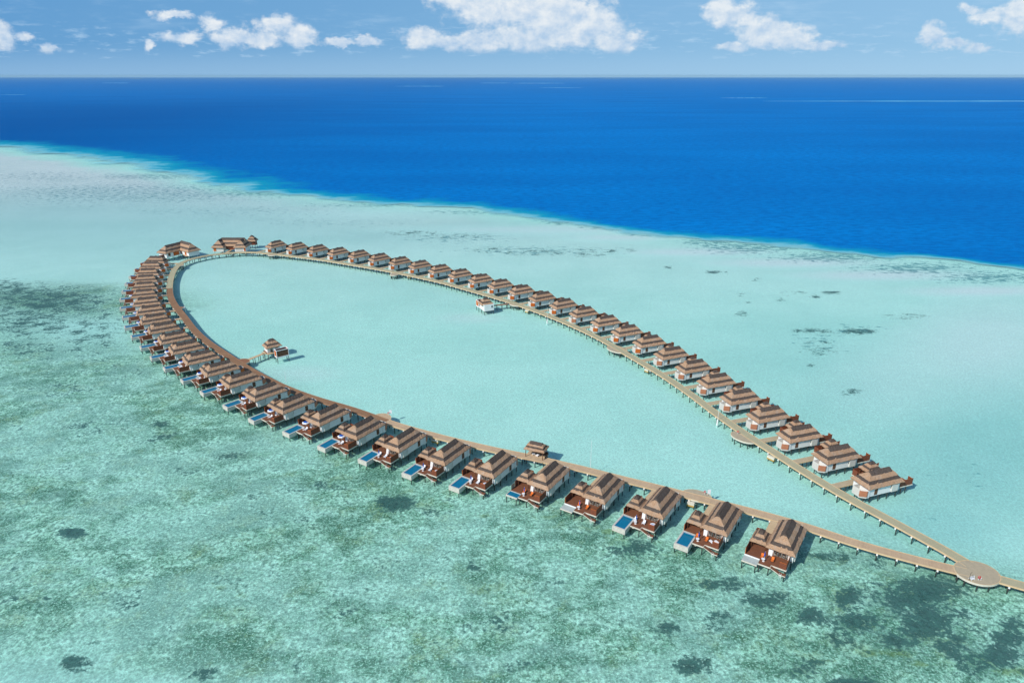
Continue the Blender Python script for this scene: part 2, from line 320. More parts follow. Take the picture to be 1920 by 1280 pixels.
def seabed_fn(g):
    p=objc(g); pz=g.v('MULTIPLY',p,(1,1,0))
    w=g.attr('weed'); mt=g.attr('mott'); c=g.attr('coral'); s=g.attr('sand'); o=g.attr('olive')
    nb=g.noise(pz,.035,4,.62,.6); pr_=g.v('MULTIPLY',pz,(1,1.25,0)); nm=g.noise(pr_,.13,5,.70,.4); nf=g.noise(pz,.75,4,.7); nff=g.noise(pz,1.9,2,.75)
    base=g.mix(g.mr(g.m('ADD',g.m('MULTIPLY',nb,.5),g.m('MULTIPLY',g.noise(g.v('MULTIPLY',pz,(.006,.014,0)),1.0,3,.5),.5)),.36,.62),(.77,.81,.755,1),(.86,.865,.81,1)); base=g.mix(1.0,base,g.comb(*[g.mr(g.attr('dim'),0,1,1,v_,False) for v_ in (.68,.80,.83)]),'MULTIPLY')
    base=g.mix(g.m('MULTIPLY',s,.8),base,(.84,.94,.88,1))
    # rubble and algae mottling on the outer side
    gr=g.mix(g.mr(nm,.32,.68),(.40,.52,.38,1),(.92,.95,.80,1))
    nq=g.noise(g.v('MULTIPLY',pz,(.8,1.1,0)),.07,3,.6,.8); k1=g.mr(g.m('ADD',g.m('MULTIPLY',nq,.6),g.m('MULTIPLY',nm,.4)),.40,.545)
    gr=g.mix(k1,g.mix(.8,gr,(.115,.215,.15,1)),gr)
    gr=g.mix(g.m('MULTIPLY',g.mr(g.noise(g.v('ADD',pz,g.comb(7,3,0)),.11,5,.72),.50,.62,0,.55),g.mr(nb,.38,.55)),gr,(.42,.38,.16,1)); gr=g.mix(g.mr(nf,.44,.58,.0,.72),gr,(.095,.17,.10,1))
    gr=g.mix(g.mr(nff,.52,.62,.0,.6),gr,(.98,.97,.84,1))
    nl=g.noise(g.v('MULTIPLY',g.v('ADD',pz,g.comb(40,11,0)),(.8,1.3,0)),.022,3,.6,1.0); col=g.mix(g.m('MULTIPLY',g.mr(mt,.1,.7),g.mr(g.m('ADD',nl,g.m('MULTIPLY',nm,.35)),.56,.78,1.0,.62)),base,gr); gn=g.mr(g.noise(pz,1.25,2,.8),.36,.64,-1,1); gv=g.m('ADD',1.0,g.m('MULTIPLY',gn,g.mr(mt,0,.8,.05,.22))); col=g.mix(1.0,col,g.comb(gv,gv,gv),'MULTIPLY')  # gv: fine grain everywhere, coral speckle plus caustic sparkle painted into the colour
    ol=g.mr(g.m('ADD',o,g.m('MULTIPLY',g.m('SUBTRACT',nm,.5),3.2)),.35,.95)
    col=g.mix(g.m('MULTIPLY',g.m('MULTIPLY',ol,g.mr(o,.03,.3)),.6),col,(.27,.28,.05,1))
    wv=g.mr(g.m('ADD',w,g.m('ADD',g.m('MULTIPLY',g.m('SUBTRACT',nm,.5),3.0),g.m('ADD',g.m('MULTIPLY',g.m('SUBTRACT',nf,.5),2.0),g.m('MULTIPLY',g.m('SUBTRACT',nff,.5),1.0)))),.30,.85)
    wcol=g.mix(g.mr(nf,.35,.65),(.02,.055,.06,1),(.10,.17,.15,1))
    col=g.mix(g.m('MULTIPLY',g.m('MULTIPLY',wv,g.mr(g.m('MAXIMUM',w,g.m('MULTIPLY',mt,.3)),.04,.25)),.93),col,wcol)
    cn=g.noise(g.v('MULTIPLY',pz,(.16,.30,0)),1.0,4,.7); cv=g.mr(g.m('ADD',g.m('MULTIPLY',c,.55),g.m('MULTIPLY',g.m('SUBTRACT',cn,.5),2.2)),.40,.62)
    col=g.mix(g.m('MULTIPLY',g.m('MULTIPLY',cv,g.mr(c,.03,.3)),.8),col,(.13,.29,.33,1))
    # caustic net of the ripples, faint
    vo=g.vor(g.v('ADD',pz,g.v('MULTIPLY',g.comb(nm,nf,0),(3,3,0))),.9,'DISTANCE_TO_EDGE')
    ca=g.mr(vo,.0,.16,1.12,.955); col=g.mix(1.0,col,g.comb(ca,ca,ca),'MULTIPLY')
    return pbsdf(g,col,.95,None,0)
SEABED=mat('seabed_sand',seabed_fn)
def water_fn(g):
    p=objc(g); pz=g.v('MULTIPLY',p,(1,1,0))
    d=g.attr('deep'); dn=g.noise(g.v('MULTIPLY',pz,(.7,1.2,0)),.05,4,.7); dd=g.m('ADD',d,g.m('MULTIPLY',g.m('MULTIPLY',g.m('SUBTRACT',dn,.5),g.mr(d,0,.2)),.6),None,True)
    sh=g.attr('shal')
    tint=g.mix(sh,(.68,.925,.905,1),(.79,.868,.895,1))
    tint=g.mix(g.mr(dd,.08,.6,0,1),tint,(.05,.55,.70,1))
    tr=g.n.new('ShaderNodeBsdfTransparent'); g.l.new(tint,tr.inputs[0])
    big=g.noise(g.v('MULTIPLY',pz,(.0016,.005,0)),1.0,3,.6); rip=g.noise(g.v('MULTIPLY',pz,(.09,.22,0)),1.0,4,.75)
    deepc=g.mix(g.mr(big,.3,.7),(.0,.165,.50,1),(.0,.215,.61,1))
    deepc=g.mix(g.mr(rip,.40,.62,0,.72),deepc,(.0,.11,.38,1))
    deepc=g.mix(g.m('MULTIPLY',g.mr(g.sep(p)[0],150,-1300,0,.95),g.mr(g.sep(p)[1],1200,5000,1,.25)),deepc,(.0,.085,.31,1))  # leftward darkening: reflection of the darker sky there, painted into the sea colour
    lag=(.42,.84,.88,1)
    sc=g.mix(g.mr(dd,.02,.45),lag,g.mix(g.mr(dd,.35,.8),(.0,.31,.46,1),deepc))
    di=g.n.new('ShaderNodeBsdfDiffuse'); g.l.new(sc,di.inputs[0])
    body=g.n.new('ShaderNodeMixShader'); g.l.new(g.mr(dd,.0,.32,.02,1.0),body.inputs[0]); g.l.new(tr.outputs[0],body.inputs[1]); g.l.new(di.outputs[0],body.inputs[2])
    w1=g.noise(g.v('MULTIPLY',pz,(1.1,1.5,0)),1.0,4,.65); w2=g.noise(g.v('MULTIPLY',pz,(.10,.22,0)),1.0,2,.5)
    nrm=g.bump(g.m('ADD',w1,g.m('MULTIPLY',w2,2.0)),.8,.6)
    gl=g.n.new('ShaderNodeBsdfGlossy'); gl.inputs['Roughness'].default_value=.07; g.l.new(nrm,gl.inputs['Normal'])
    fr=g.n.new('ShaderNodeFresnel'); fr.inputs[0].default_value=1.33; g.l.new(nrm,fr.inputs[1])
    fac=g.m('MULTIPLY',g.m('MINIMUM',fr.outputs[0],.55),g.mr(dd,0,.8,.34,.03))
    out=g.n.new('ShaderNodeMixShader'); g.l.new(fac,out.inputs[0]); g.l.new(body.outputs[0],out.inputs[1]); g.l.new(gl.outputs[0],out.inputs[2])
    return out.outputs[0]
WATER=mat('sea_water',water_fn)
deepA=np.clip((SD+8)/ (40*np.clip((YS/500)**2.2,.85,5)),0,1)
ZB=-1.0-.3*(vnoise(XS,YS,45,5)-.5)-np.clip((SD-10)*.05,0,38)
gridmesh('seabed',ZB,dict(weed=A_w,mott=A_m,coral=A_c,sand=A_s,olive=A_o,dim=A_d),SEABED)
shal=np.clip((YS-330)/500,0,1)*np.clip(-SD/60,0,1)
shal=np.maximum(shal,A_s)
gridmesh('water',np.zeros_like(XS),dict(deep=deepA,shal=np.clip(shal,0,1)),WATER)
# far reefs and low islands on the horizon
REEFW=mat('far_reef_water',lambda g:pbsdf(g,g.mix(g.mr(g.noise(g.v('MULTIPLY',objc(g),(.004,.01,0)),1,4),.35,.65),(.0,.22,.58,1),(.03,.42,.66,1)),.3,None,.1))
ISL=m_plain('far_island_hazed',(.10,.22,.36),.95,.15,.01)  # blue of the distant haze painted into the island colour
def flat_patch(name,u0,u1,v,th,z,mt,seed):
    rnd=random.Random(seed); n=26; top=[];bot=[]
    for i in range(n+1):
        t=i/n; u=u0+(u1-u0)*t; e=math.sin(math.pi*t)**.5*(.45+.55*rnd.random())
        top.append(up(u,v-th*e)[:2]); bot.append(up(u,v+th*e)[:2])
    pts=[tuple(q) for q in bot]+[tuple(q) for q in top[::-1]]
    mb=MB(); n=len(top); vs=[(a[0],a[1],z) for a in bot]+[(a[0],a[1],z) for a in top]
    mb.add(vs,[(i,i+1,n+i+1,n+i) for i in range(n-1)],mt)
    return props(link(name,mb.mesh(name)),kind='structure')
for i,(a,b,v,th) in enumerate([(1425,2100,190,1.1),(1350,1440,184,.6),(960,1060,156.4,.5),(1010,1095,165,.4),(740,835,162,.5),(900,960,156,.4),(0,50,178,.5),(190,245,156,.4)]):
    flat_patch('shallow_reef',a,b,v,th,.25,REEFW,i)
def island(u0,u1,v,h,seed):
    rnd=random.Random(seed); n=18; a=up(u0,v); b=up(u1,v); mb=MB(); vs=[]
    for i in range(n+1):
        t=i/n; x=a.x+(b.x-a.x)*t; hh=h*math.sin(math.pi*min(max(t,.02),.98))**.4*(.6+.4*rnd.random())
        vs+=[(x,a.y,-.5),(x,a.y+120,hh),(x,a.y+400,-.5)]
    fs=[]
    for i in range(n): 
        for k in(0,1): fs.append((3*i+k,3*i+3+k,3*i+4+k,3*i+1+k))
    mb.add(vs,fs,ISL); return link('low_island',mb.mesh('low_island'))
for i,(a,b,v,h,l) in enumerate([(240,262,148.5,14,'dim low island on the horizon at the far left, under the double cloud'),(1130,1165,147.6,18,'dim low island on the horizon just right of the biggest cloud'),(1240,1262,147.8,14,'tiny dim low island on the horizon between the two big clouds'),(530,545,147.3,14,'tiny dim low island on the horizon under the rounded cloud left of centre')]):
    props(island(a,b,v,h,i),l,'island','low islands on the horizon')

# ---------------------------------------------------------------- thatched roofs
def surf(hl,hw,rl,ze,zr):
    def z(x,y):
        return min(ze+(zr-ze)*(1-abs(y)/hw), ze+(zr-ze)*(hl-abs(x))/max(hl-rl,.01))
    return z
def ringpts(a,b,n1,n2):
    pts=[]
    for i in range(n1): pts.append((-a+2*a*i/n1,-b))
    for i in range(n2): pts.append((a,-b+2*b*i/n2))
    for i in range(n1): pts.append((a-2*a*i/n1,b))
    for i in range(n2): pts.append((-a,b-2*b*i/n2))
    return pts
def shell(mb,zf,rings,m,n1,n2,jit,rnd,close=False,cx=0,cy=0,rz=0,mlow=None):
    vs=[];n=2*(n1+n2)
    ca,sa=math.cos(rz),math.sin(rz)
    for k,(a,b,off) in enumerate(rings):
        for (x,y) in ringpts(a,b,n1,n2):
            z=zf(x,y)+off+rnd.uniform(-jit,jit); x+=rnd.uniform(-jit,jit); y+=rnd.uniform(-jit,jit) if b>.2 else 0
            vs.append((cx+x*ca-y*sa,cy+x*sa+y*ca,z))
    fs=[]
    for k in range(len(rings)-1):
        f=[[k*n+i,k*n+(i+1)%n,(k+1)*n+(i+1)%n,(k+1)*n+i] for i in range(n)]
        if k==0 and mlow is not None: mb.add(vs,f,mlow)
        else: fs+=f
    if close: fs.append([(len(rings)-1)*n+i for i in range(n)])
    mb.add(vs,fs,m)
def thatch_roof(parent,hl,hw,rl,ze,zr,name='roof',cx=0,cy=0,rz=0,seed=1,mir=False,n1=22,n2=12,capk=.30,capend=.9):
    rnd=random.Random(seed); zf=surf(hl,hw,rl,ze,zr)
    A=lambda t:hl+(rl-hl)*t; B=lambda t:hw*(1-t)
    kw=dict(cx=cx,cy=cy,rz=rz)
    mb=MB()
    # underside, lip, lower tier
    shell(mb,zf,[(A(.12),B(.12),-.55),(A(0)-.03,B(0)-.03,-.28),(A(0),B(0),.0),(A(.13),B(.13),.06),(A(.30),B(.30),.03)],THATCH,n1,n2,.075,rnd,mlow=EAVE,**kw)
    shell(mb,zf,[(A(.44),B(.44),.05),(A(.425),B(.425),.26),(A(.60),B(.60),.27),(A(.8),B(.8),.25),(A(.97),B(.97),.22)],THATCH,n1,n2,.06,rnd,close=True,**kw)
    if mir: mb.mirror()
    r=link(name,mb.mesh(name),parent)
    mb=MB(); shell(mb,zf,[(A(.245),B(.245),.02),(A(.235),B(.235),.13),(A(.35),B(.35),.13),(A(.47),B(.47),.10)],DTHATCH,n1,n2,.065,rnd,**kw)
    if mir: mb.mirror()
    link('thatch_band',mb.mesh('thatch_band'),r)
    mb=MB(); bt=hw*capk; ae=A(capend)
    if rl<.8: ae=A(1-capk)
    shell(mb,zf,[(ae+.02,bt+.02,.15),(ae,bt,.40),(rl+(ae-rl)*.5,bt*.5,.42),(rl+.02,.04,.42)],DTHATCH,n1,n2,.07,rnd,close=True,**kw)
    if mir: mb.mirror()
    link('ridge_cap',mb.mesh('ridge_cap'),r)
    return r
# ---------------------------------------------------------------- the villa  (+X seaward, pavilion at -Y)
def build_villa(mir,pool,shower,seed,walk_mat):
    root=empty('thatched_villa')
    def part(name,mb,parent=root,smooth=False):
        if mir: mb.mirror()
        return link(name,mb.mesh(name,smooth),parent)
    sp=pool!='big'
    xd=9.2 if sp else 7.2
    xe=11.9 if mir else 9.95
    # floor deck
    mb=MB()
    mb.poly([(-5.9,-2.9),(-5.9,3.0),(5.9,3.0),(5.9,2.55),(xe,2.55),(xe,-1.2),(11.05 if not mir else xe,-1.2),(11.05,-1.21),(11.05,-4.15),(xd,-4.15),(xd,-8.15),(-1.4,-8.15),(-1.4,-6.2),(-3.2,-6.2),(-3.2,-2.9)],1.86,2.0,DECK)
    dk=part('floor_deck',mb)
    mb=MB()
    pts=[(5.95,2.62),(10.03,2.62),(10.03,-1.13),(11.13,-1.13),(11.13,-4.22)] if not mir else [(5.95,2.62),(12,2.62),(12,-1.28),(11.13,-1.28),(11.13,-4.22)]
    for a,b in zip(pts[:-1],pts[1:]): mb.bar((a[0],a[1],1.78),(b[0],b[1],1.78),.10,.36,TRIM)
    mb.bar((-1.45,-8.2,1.80),(xd,-8.2,1.80),.1,.32,TRIM); mb.bar((-1.47,-8.2,1.80),(-1.47,-6.2,1.80),.1,.32,TRIM)
    part('edge_beam',mb,dk)
    # walls
    mb=MB()
    mb.box(-5.9,5.75,3.02,3.2,1.62,4.85,WHITE); mb.box(-5.9,5.75,-3.0,-2.85,1.8,4.85,WHITE)
    mb.box(-6.05,-5.9,-3.0,3.2,1.8,4.85,WHITE); mb.box(5.6,5.75,-2.85,-1.75,2.003,4.8,WHITE); mb.box(5.6,5.75,1.95,3.02,2.003,4.8,WHITE)
    mb.add([(5.76,-2.85,2.003),(6.35,-2.85,2.003),(6.35,-1.9,2.003),(5.76,-1.9,2.003),(5.76,-2.85,3.9),(5.95,-2.85,3.9),(5.95,-1.9,3.9),(5.76,-1.9,3.9)],[(3,2,1,0),(4,5,6,7),(0,1,5,4),(1,2,6,5),(2,3,7,6),(3,0,4,7)],WHITE)
    mb.box(5.6,5.75,-1.75,1.95,4.3,4.85,WHITE)
    wl=part('wall',mb)
    mb=MB(); mb.box(2.5,4.9,3.2,3.56,1.72,4.5,GREY); part('bay_wall',mb,wl)
    mb=MB(); mb.box(-8.75,-8.6,-.6,2.25,1.55,4.15,GREY); mb.box(-8.6,-6.06,-.6,-.45,1.55,4.15,GREY); mb.box(-7.0,-5.92,3.22,3.36,1.55,4.0,WHITE)
    mb.poly([(-8.6,-.45),(-8.6,2.3),(-7.1,3.35),(-5.92,3.35),(-5.92,-.45)],1.4,1.56,GREY)
    mb.poly([(-8.8,1.95),(-8.7,2.3),(-7.1,3.42),(-6.9,3.3),(-8.5,2.1)],1.45,2.05,GREY)
    part('bathroom_wall',mb)
    mb=MB(); mb.poly([(-8.9,2.15),(-8.9,2.42),(-7.3,3.52),(-6.95,3.52),(-6.95,3.38),(-7.25,3.38),(-8.75,2.34),(-8.75,2.15)],2.06,3.95,shower); part('shower_screen',mb)
    mb=MB(); mb.cyl(-7.6,1.4,1.6,2.3,.75,STEEL,14,.85); part('bathtub',mb,None or root)
    # openings
    mb=MB(); mb.box(-4.05,-2.85,3.2,3.26,1.95,3.95,SHUTTER); part('side_shutter',mb)
    mb=MB(); mb.box(2.2,2.55,3.2,3.23,2.9,3.9,GLASS); part('side_window',mb)
    mb=MB(); mb.box(-2.9,-1.9,-3.08,-3.0,2.003,4.1,SHUTTER); part('entrance_door',mb)
    mb=MB()
    for k in range(5): yy0=-1.7+k*.74; mb.box(5.58,5.64,yy0+.05,yy0+.64,2.05,4.28,GLASS)
    gd=part('glass_door',mb)
    mb=MB()
    for k in range(6): yy0=-1.75+k*.74; mb.box(5.6,5.74,yy0-.045,yy0+.045,2.003,4.3,ORANGEW if k in(0,5) else SHUTTER)
    part('door_frame',mb,gd)
    # privacy screens
    mb=MB(); mb.box(5.98,xe+.02,2.45,2.53,2.003,4.0,SCREEN); mb.box(5.98,xe+.05,2.43,2.55,4.0,4.06,ORANGEW); part('privacy_screen',mb)
    mb=MB(); mb.box(xe-.09,xe-.01,.75,2.44,2.003,3.75,SCREEN); mb.box(xe-.11,xe+.01,.75,2.42,3.75,3.81,ORANGEW); part('privacy_screen',mb)
    if pool in('blank','big'):
        mb=MB(); mb.box(3.9,xd-.1,-8.12,-8.04,2.003,3.95,SCREEN); mb.box(xd-.1,xd-.0,-8.14,-8.02,2.003,4.0,ORANGEW); mb.box(-1.35,3.9,-8.12,-8.04,2.003,3.9,SCREEN); part('privacy_screen',mb)
    else:
        mb=MB(); mb.box(-1.35,6.8,-8.12,-8.04,2.003,3.9,SCREEN); part('privacy_screen',mb)
        mb=MB(); mb.box(7.0,9.0,-8.1,-8.05,2.05,3.7,GLASSF); part('glass_fence',mb)
    mb=MB(); mb.box(-1.38,-1.3,-8.02,-6.25,2.003,3.9,SCREEN); part('privacy_screen',mb)
    # pool
    if pool=='big':
        mb=MB(); mb.box(7.3,14.2,-8.25,-4.25,.55,1.42,CONC); mb.box(7.3,7.75,-8.25,-4.25,1.42,2.06,CONC); mb.box(13.75,14.2,-8.25,-4.25,1.42,2.06,CONC)
        mb.box(7.75,13.75,-8.25,-7.85,1.42,2.06,CONC); mb.box(7.75,13.75,-4.6,-4.25,1.42,2.06,CONC)
        for a in((7.75,13.75,-7.85,-7.72),(7.75,13.75,-4.73,-4.6),(13.62,13.75,-7.72,-4.73),(7.75,7.88,-7.72,-4.73)): mb.box(*a,1.42,2.03,TILE)
        po=part('plunge_pool',mb)
        mb=MB(); mb.box(7.88,13.62,-7.72,-4.73,1.5,1.90,POOLW); part('pool_water',mb,po)
        mb=MB(); mb.box(9.6,10.6,-4.1,-3.2,.9,1.6,CONC); part('pump_box',mb)
    elif pool=='small':
        mb=MB(); mb.box(9.25,11.9,-8.2,-4.25,1.45,1.6,CONC); mb.box(9.25,9.45,-8.2,-4.25,1.6,1.98,CONC); mb.box(11.7,11.9,-8.2,-4.25,1.6,1.98,CONC); mb.box(9.45,11.7,-8.2,-8.0,1.6,1.98,CONC); mb.box(9.45,11.7,-4.4,-4.25,1.6,1.98,TILE)
        po=part('plunge_pool',mb); mb=MB(); mb.box(9.45,11.7,-8.0,-4.4,1.6,1.85,POOLW); part('pool_water',mb,po)
    else:
        mb=MB(); mb.box(9.28,11.9,-8.2,-4.25,1.42,1.72,SLATE); mb.box(9.26,9.36,-8.2,-4.25,1.72,2.05,WHITE); mb.box(11.9,11.98,-8.2,-4.25,1.40,1.76,TRIM); part('stone_terrace',mb)
    # stairs and platform
    if not mir:
     mb=MB()
     for k in range(6):
         t=k/6; y0=-1.05+t*2.1; z0=1.82-t*.9; mb.box(10.1,11.05,y0,y0+.36,z0-.07,z0,DECK)
     mb.bar((11.1,-1.1,1.78),(11.1,1.1,.88),.07,.16,TRIM); mb.bar((10.07,-1.1,1.78),(10.07,1.1,.88),.07,.16,TRIM)
     mb.box(10.05,11.15,1.1,2.75,.80,.90,DECK); mb.box(11.15,11.22,1.1,2.8,.70,.92,TRIM); st=part('stairs',mb)
     mb=MB(); 
     for yv in(1.35,1.8): mb.bar((11.28,yv,-.9),(11.24,yv,1.5),.05,.05,STEEL)
     for k in range(6): mb.bar((11.27,1.35,-.6+.33*k),(11.27,1.8,-.6+.33*k),.04,.04,STEEL)
     part('ladder',mb,st)
    # roofs
    thatch_roof(root,6.95,3.75,3.75,4.68,8.0,seed=seed,mir=mir)
    thatch_roof(root,2.75,2.2,.35,4.35,6.7,name='pavilion_roof',cx=3.35,cy=-5.85,seed=seed+1,mir=mir,n1=10,n2=9,capk=.32)
    for px,py in((1.2,-7.6),(5.6,-7.6),(1.2,-4.1),(5.6,-4.1)):
        mb=MB(); mb.box(px-.08,px+.08,py-.08,py+.08,2.003,4.55,SHUTTER); part('pavilion_post',mb)
    # stilts
    for px,py in [(-8.2,.2),(-7.6,2.9),(-4.9,2.85),(-1.6,2.85),(1.8,2.85),(5.3,2.85),(8,2.3),(9.8,2.3),(-4.9,-2.6),(-1.2,-7.9),(3,-7.9),(1,-3.5),(7.0,-4.6),(10.8,-3.9),(10.8,-1.5),(11,2.5)]+([(13.9,-8),(13.9,-4.6),(10,-8),(10,-4.6)] if pool=='big' else [(11.7,-8),(9.6,-8),(11.7,-4.6)]):
        if mir and px==11: continue
        zt=1.85
        if px==-8.2 or px==-7.6: zt=1.4
        if px in(13.9,) or (pool=='big' and px==10): zt=.55
        if py==2.5 and px==11: zt=.8
        if not pool=='big' and (px in(11.7,) or (px==9.6)): zt=1.42
        mb=MB(); mb.cyl(px,py,-1.3,zt,.15,PILE,8); part('stilt',mb)
    return root
# ridge ends read off the photograph: (boardwalk end, sea end)
NR=[(1486,973,1472,1000),(1364,940,1348.6,964),(1250,912,1230.5,933.5),(1142.5,886,1123.6,907.4),(1040.3,863.2,1018.8,884.2),(942,842.8,917.5,862.8),(852.8,821.6,828.4,840.3),(771.3,799.6,744,816.9),(695,778.8,666,794.2),(626.9,756.6,599.7,769.4),(564,736,531,748.8),(513.4,715,480.6,726.3),(466.5,693.5,435,702.9),(427.7,674.2,394.2,682.5),(392.4,654.6,357.2,662.2),(364,636,330.6,643.8),(341.8,618.6,309,625.8),(322.9,601.3,286.8,607.3),(304.8,585.3,273.9,591),(298,569.8,264.4,573.8),(289.4,554.9,257.6,558.3),(284.2,540.6,255,542.9),(283.3,526.9,257.6,529.1),(285.9,514.2,260.1,515.5),(289.4,502.1,265.3,503),(295.4,490.4,271.3,490.5),(303.1,480.1,280.8,479.8)]
RR=[(513.8,452.3,525,449.6),(552.2,455.6,564.4,453.2),(591.6,460,603.8,457.5),(630,465,642.2,462.6),(669.4,470,681.6,467.6),(707.8,475.9,720,473.6),(746.3,482.3,759.4,480),(783.8,489,796.9,486.8),(822,497,834.7,494.7),(860,505,873,503),(897.5,514.8,911.6,512.5),(934,524.7,949,522.4),(972.5,535.4,988.4,533),(1011.9,547.8,1027.8,545.3),(1051.3,561.3,1068,558.4),(1087.8,576.3,1106.6,573.4),(1126,593,1148,590),(1163.8,611.3,1189.6,607.5),(1205.9,631,1231.7,626.7),(1246.3,652.5,1273.8,648.2),(1287.5,676.6,1316.7,672.3),(1329.6,702.9,1360.5,698),(1374.3,732.6,1406,727.4),(1426,764.6,1458.8,759.4),(1485,799.7,1518.8,794.3),(1555.3,838,1588,831),(1632,883,1666.9,874)]
ZR=8.35
def place(L,i,n):
    bx,by,ax,ay=L[i]; b=up(bx,by,ZR); a=up(ax,ay,ZR); return b,a
Nang=[-124,-124,-124.5,-123,-122.5,-122,-122,-123,-124,-126,-129,-132,-135.5,-138.5,-141,-142,-143,-146,-148,-153,-157,-161,-164,-168,-172,-177,-182]
Rang=[54,51,49,47.5,45.5,43,40.5,38.5,37,35,33.5,32,31,30,29.5,27.5,25.5,24,23,22,21,20,19.5,19,18.5,19,19.5]
VILLAS=[]
# ---------------------------------------------------------------- boardwalks
BWS=[(1815,1073),(1765,1061),(1715,1048),(1640,1028.3),(1580,1010),(1516,987.5),(1460,972),(1404,956.6),(1340,941),(1275,924),(1213,908.5),(1157,895),(1091.8,878.2),(1040,866.5),(988.7,855),(945.8,847),(911.9,839.4),(865,828.5),(818,816.9),(780,806.5),(743,796.3),(705,783),(662.5,767.5),(606.3,751.6),(568.8,739.4),(521.9,720.6),(478.8,698.5),(446.9,679.5),(421,662.5),(389,641),(363.2,617.5),(344.7,593),(330,575),(320.3,557.5),(317.9,540.3),(319.9,523.1),(326.3,506.5),(336,495.6),(349,488.3),(371.8,482.2),(402.7,476.7),(440.5,473.3),(474.9,472.7),(505,475)]
BWN=[(505,475),(536,478.5),(592.5,485.2),(648.8,494),(705,503.4),(761,514.2),(817.5,526.4),(837.5,531.3),(893.8,547.2),(950,563.6),(1006,582.8),(1062.5,605),(1118.8,631),(1145,645.5),(1171.5,660.8),(1205.9,680.8),(1240.3,701.3),(1274.6,724),(1309,748.4),(1343.4,775),(1398.8,813.8),(1436,837.3),(1473.8,861.6),(1511.3,885.5),(1548.8,908.4),(1594.6,934.8),(1663.3,971.3),(1732,1008.5),(1793,1042),(1818,1058)]
BWE=[(1872,1084.5),(1920,1098),(2000,1120),(2100,1149)]
ZD=2.0
def smooth_path(px):
    pts=[up(u,v,ZD).to_2d() for u,v in px]; out=[]
    for i in range(len(pts)-1):
        p0=pts[max(i-1,0)];p1=pts[i];p2=pts[i+1];p3=pts[min(i+2,len(pts)-1)]; n=max(2,int((p2-p1).length/1.6))
        for k in range(n):
            t=k/n; out.append(.5*((2*p1)+(p2-p0)*t+(2*p0-5*p1+4*p2-p3)*t*t+(-p0+3*p1-3*p2+p3)*t**3))
    out.append(pts[-1])
    for _ in range(14): out=[out[0]]+[(out[i-1]+out[i]*2+out[i+1])/4 for i in range(1,len(out)-1)]+[out[-1]]
    return out
PATHS=[smooth_path(BWS),smooth_path(BWN),smooth_path(BWE)]
WD=3.1
def bw_build(path,matf,label,cat='boardwalk',edgef=None):
    root=empty('boardwalk',(path[0].x,path[0].y,0)); o=Vector((path[0].x,path[0].y))
    mb=MB(); s=0; L=[]; uv=[]
    for i,p in enumerate(path):
        a=path[max(i-1,0)]; b=path[min(i+1,len(path)-1)]; t=(b-a).normalized(); n=Vector((-t.y,t.x))
        if i: s+=(p-path[i-1]).length
        L.append((p-o,t,n,s))
    vs=[];
    for p,t,n,s_ in L:
        for w,z in((-WD/2,ZD),(WD/2,ZD),(WD/2,ZD-.14),(-WD/2,ZD-.14)): vs.append((*(p+n*w),z)); uv.append((s_,w))
    fs=[];mi=[]
    for i in range(len(L)-1):
        for k in range(4): fs.append([4*i+k,4*i+4+k,4*i+4+(k+1)%4,4*i+(k+1)%4][::-1]); mi.append(matf(path[i]))
    me=bpy.data.meshes.new('deck'); me.from_pydata(vs,[],fs)
    ms=[];
    for m in mi:
        if m not in ms: ms.append(m)
    for m in ms: me.materials.append(m)
    me.polygons.foreach_set('material_index',[ms.index(m) for m in mi])
    ul=me.uv_layers.new(name='UVMap'); 
    for lp in me.loops: ul.data[lp.index].uv=uv[lp.vertex_index]
    me.update(); link('deck',me,root)
    for sg in(-1,1):
        mb=MB()
        for i in range(len(L)-1):
            p,t,n,_=L[i]; q,_,n2,_=L[i+1]
            e=EDGEB if matf(path[i]) is BW_BROWN else EDGEW
            pr=((WD/2-.02,ZD-.36),(WD/2+.11,ZD-.36),(WD/2+.11,ZD+.07),(WD/2-.09,ZD+.07),(WD/2-.09,ZD+.004))
            mb.add([(*(p+n*sg*w),z) for w,z in pr]+[(*(q+n2*sg*w),z) for w,z in pr],[(k,k+1,k+6,k+5) for k in range(4)],e)
        link('edge_board',mb.mesh('edge_board'),root)
    # bents
    b0=MB(); 
    for w in(-1.15,1.15): b0.cyl(0,w,-1.3,1.5,.17,PILE,8)
    b0.box(-.16,.16,-1.82,1.82,1.42,1.66,TRIM); b0.box(-.2,.2,-1.98,-1.72,1.3,1.68,WHITE); b0.box(-.2,.2,1.72,1.98,1.3,1.68,WHITE)
    bm=b0.mesh('pile_bent'); S_=L[-1][3]; d=2.2; k=0; rest=[]
    while d<S_-1:
        while L[k+1][3]<d: k+=1
        f=(d-L[k][3])/(L[k+1][3]-L[k][3]); p=L[k][0].lerp(L[k+1][0],f); t=L[k][1]
        rest.append((p,math.atan2(t.y,t.x))); d+=4.6
    far=sorted(rest,key=lambda q:(q[0]+o).length)
    for p,a in far[:95]:
        c=link('pile_bent',bm,root,(p.x,p.y,0)); c.rotation_euler=(0,0,a)
    if len(far)>95:
        mb=MB()
        for p,a in far[95:]:
            ca,sa=math.cos(a),math.sin(a)
            mb.add([(p.x+x*ca-y*sa,p.y+x*sa+y*ca,z) for x,y,z in b0.v],[f for f,m in zip(b0.f,b0.mi) if b0.mats[m] is PILE],PILE)
            mb.add([(p.x+x*ca-y*sa,p.y+x*sa+y*ca,z) for x,y,z in b0.v],[f for f,m in zip(b0.f,b0.mi) if b0.mats[m] is not PILE],TRIM)
        c=link('pile_bent',mb.mesh('pile_bents_far'),root); c['kind']='stuff'
    return props(root,label,cat)
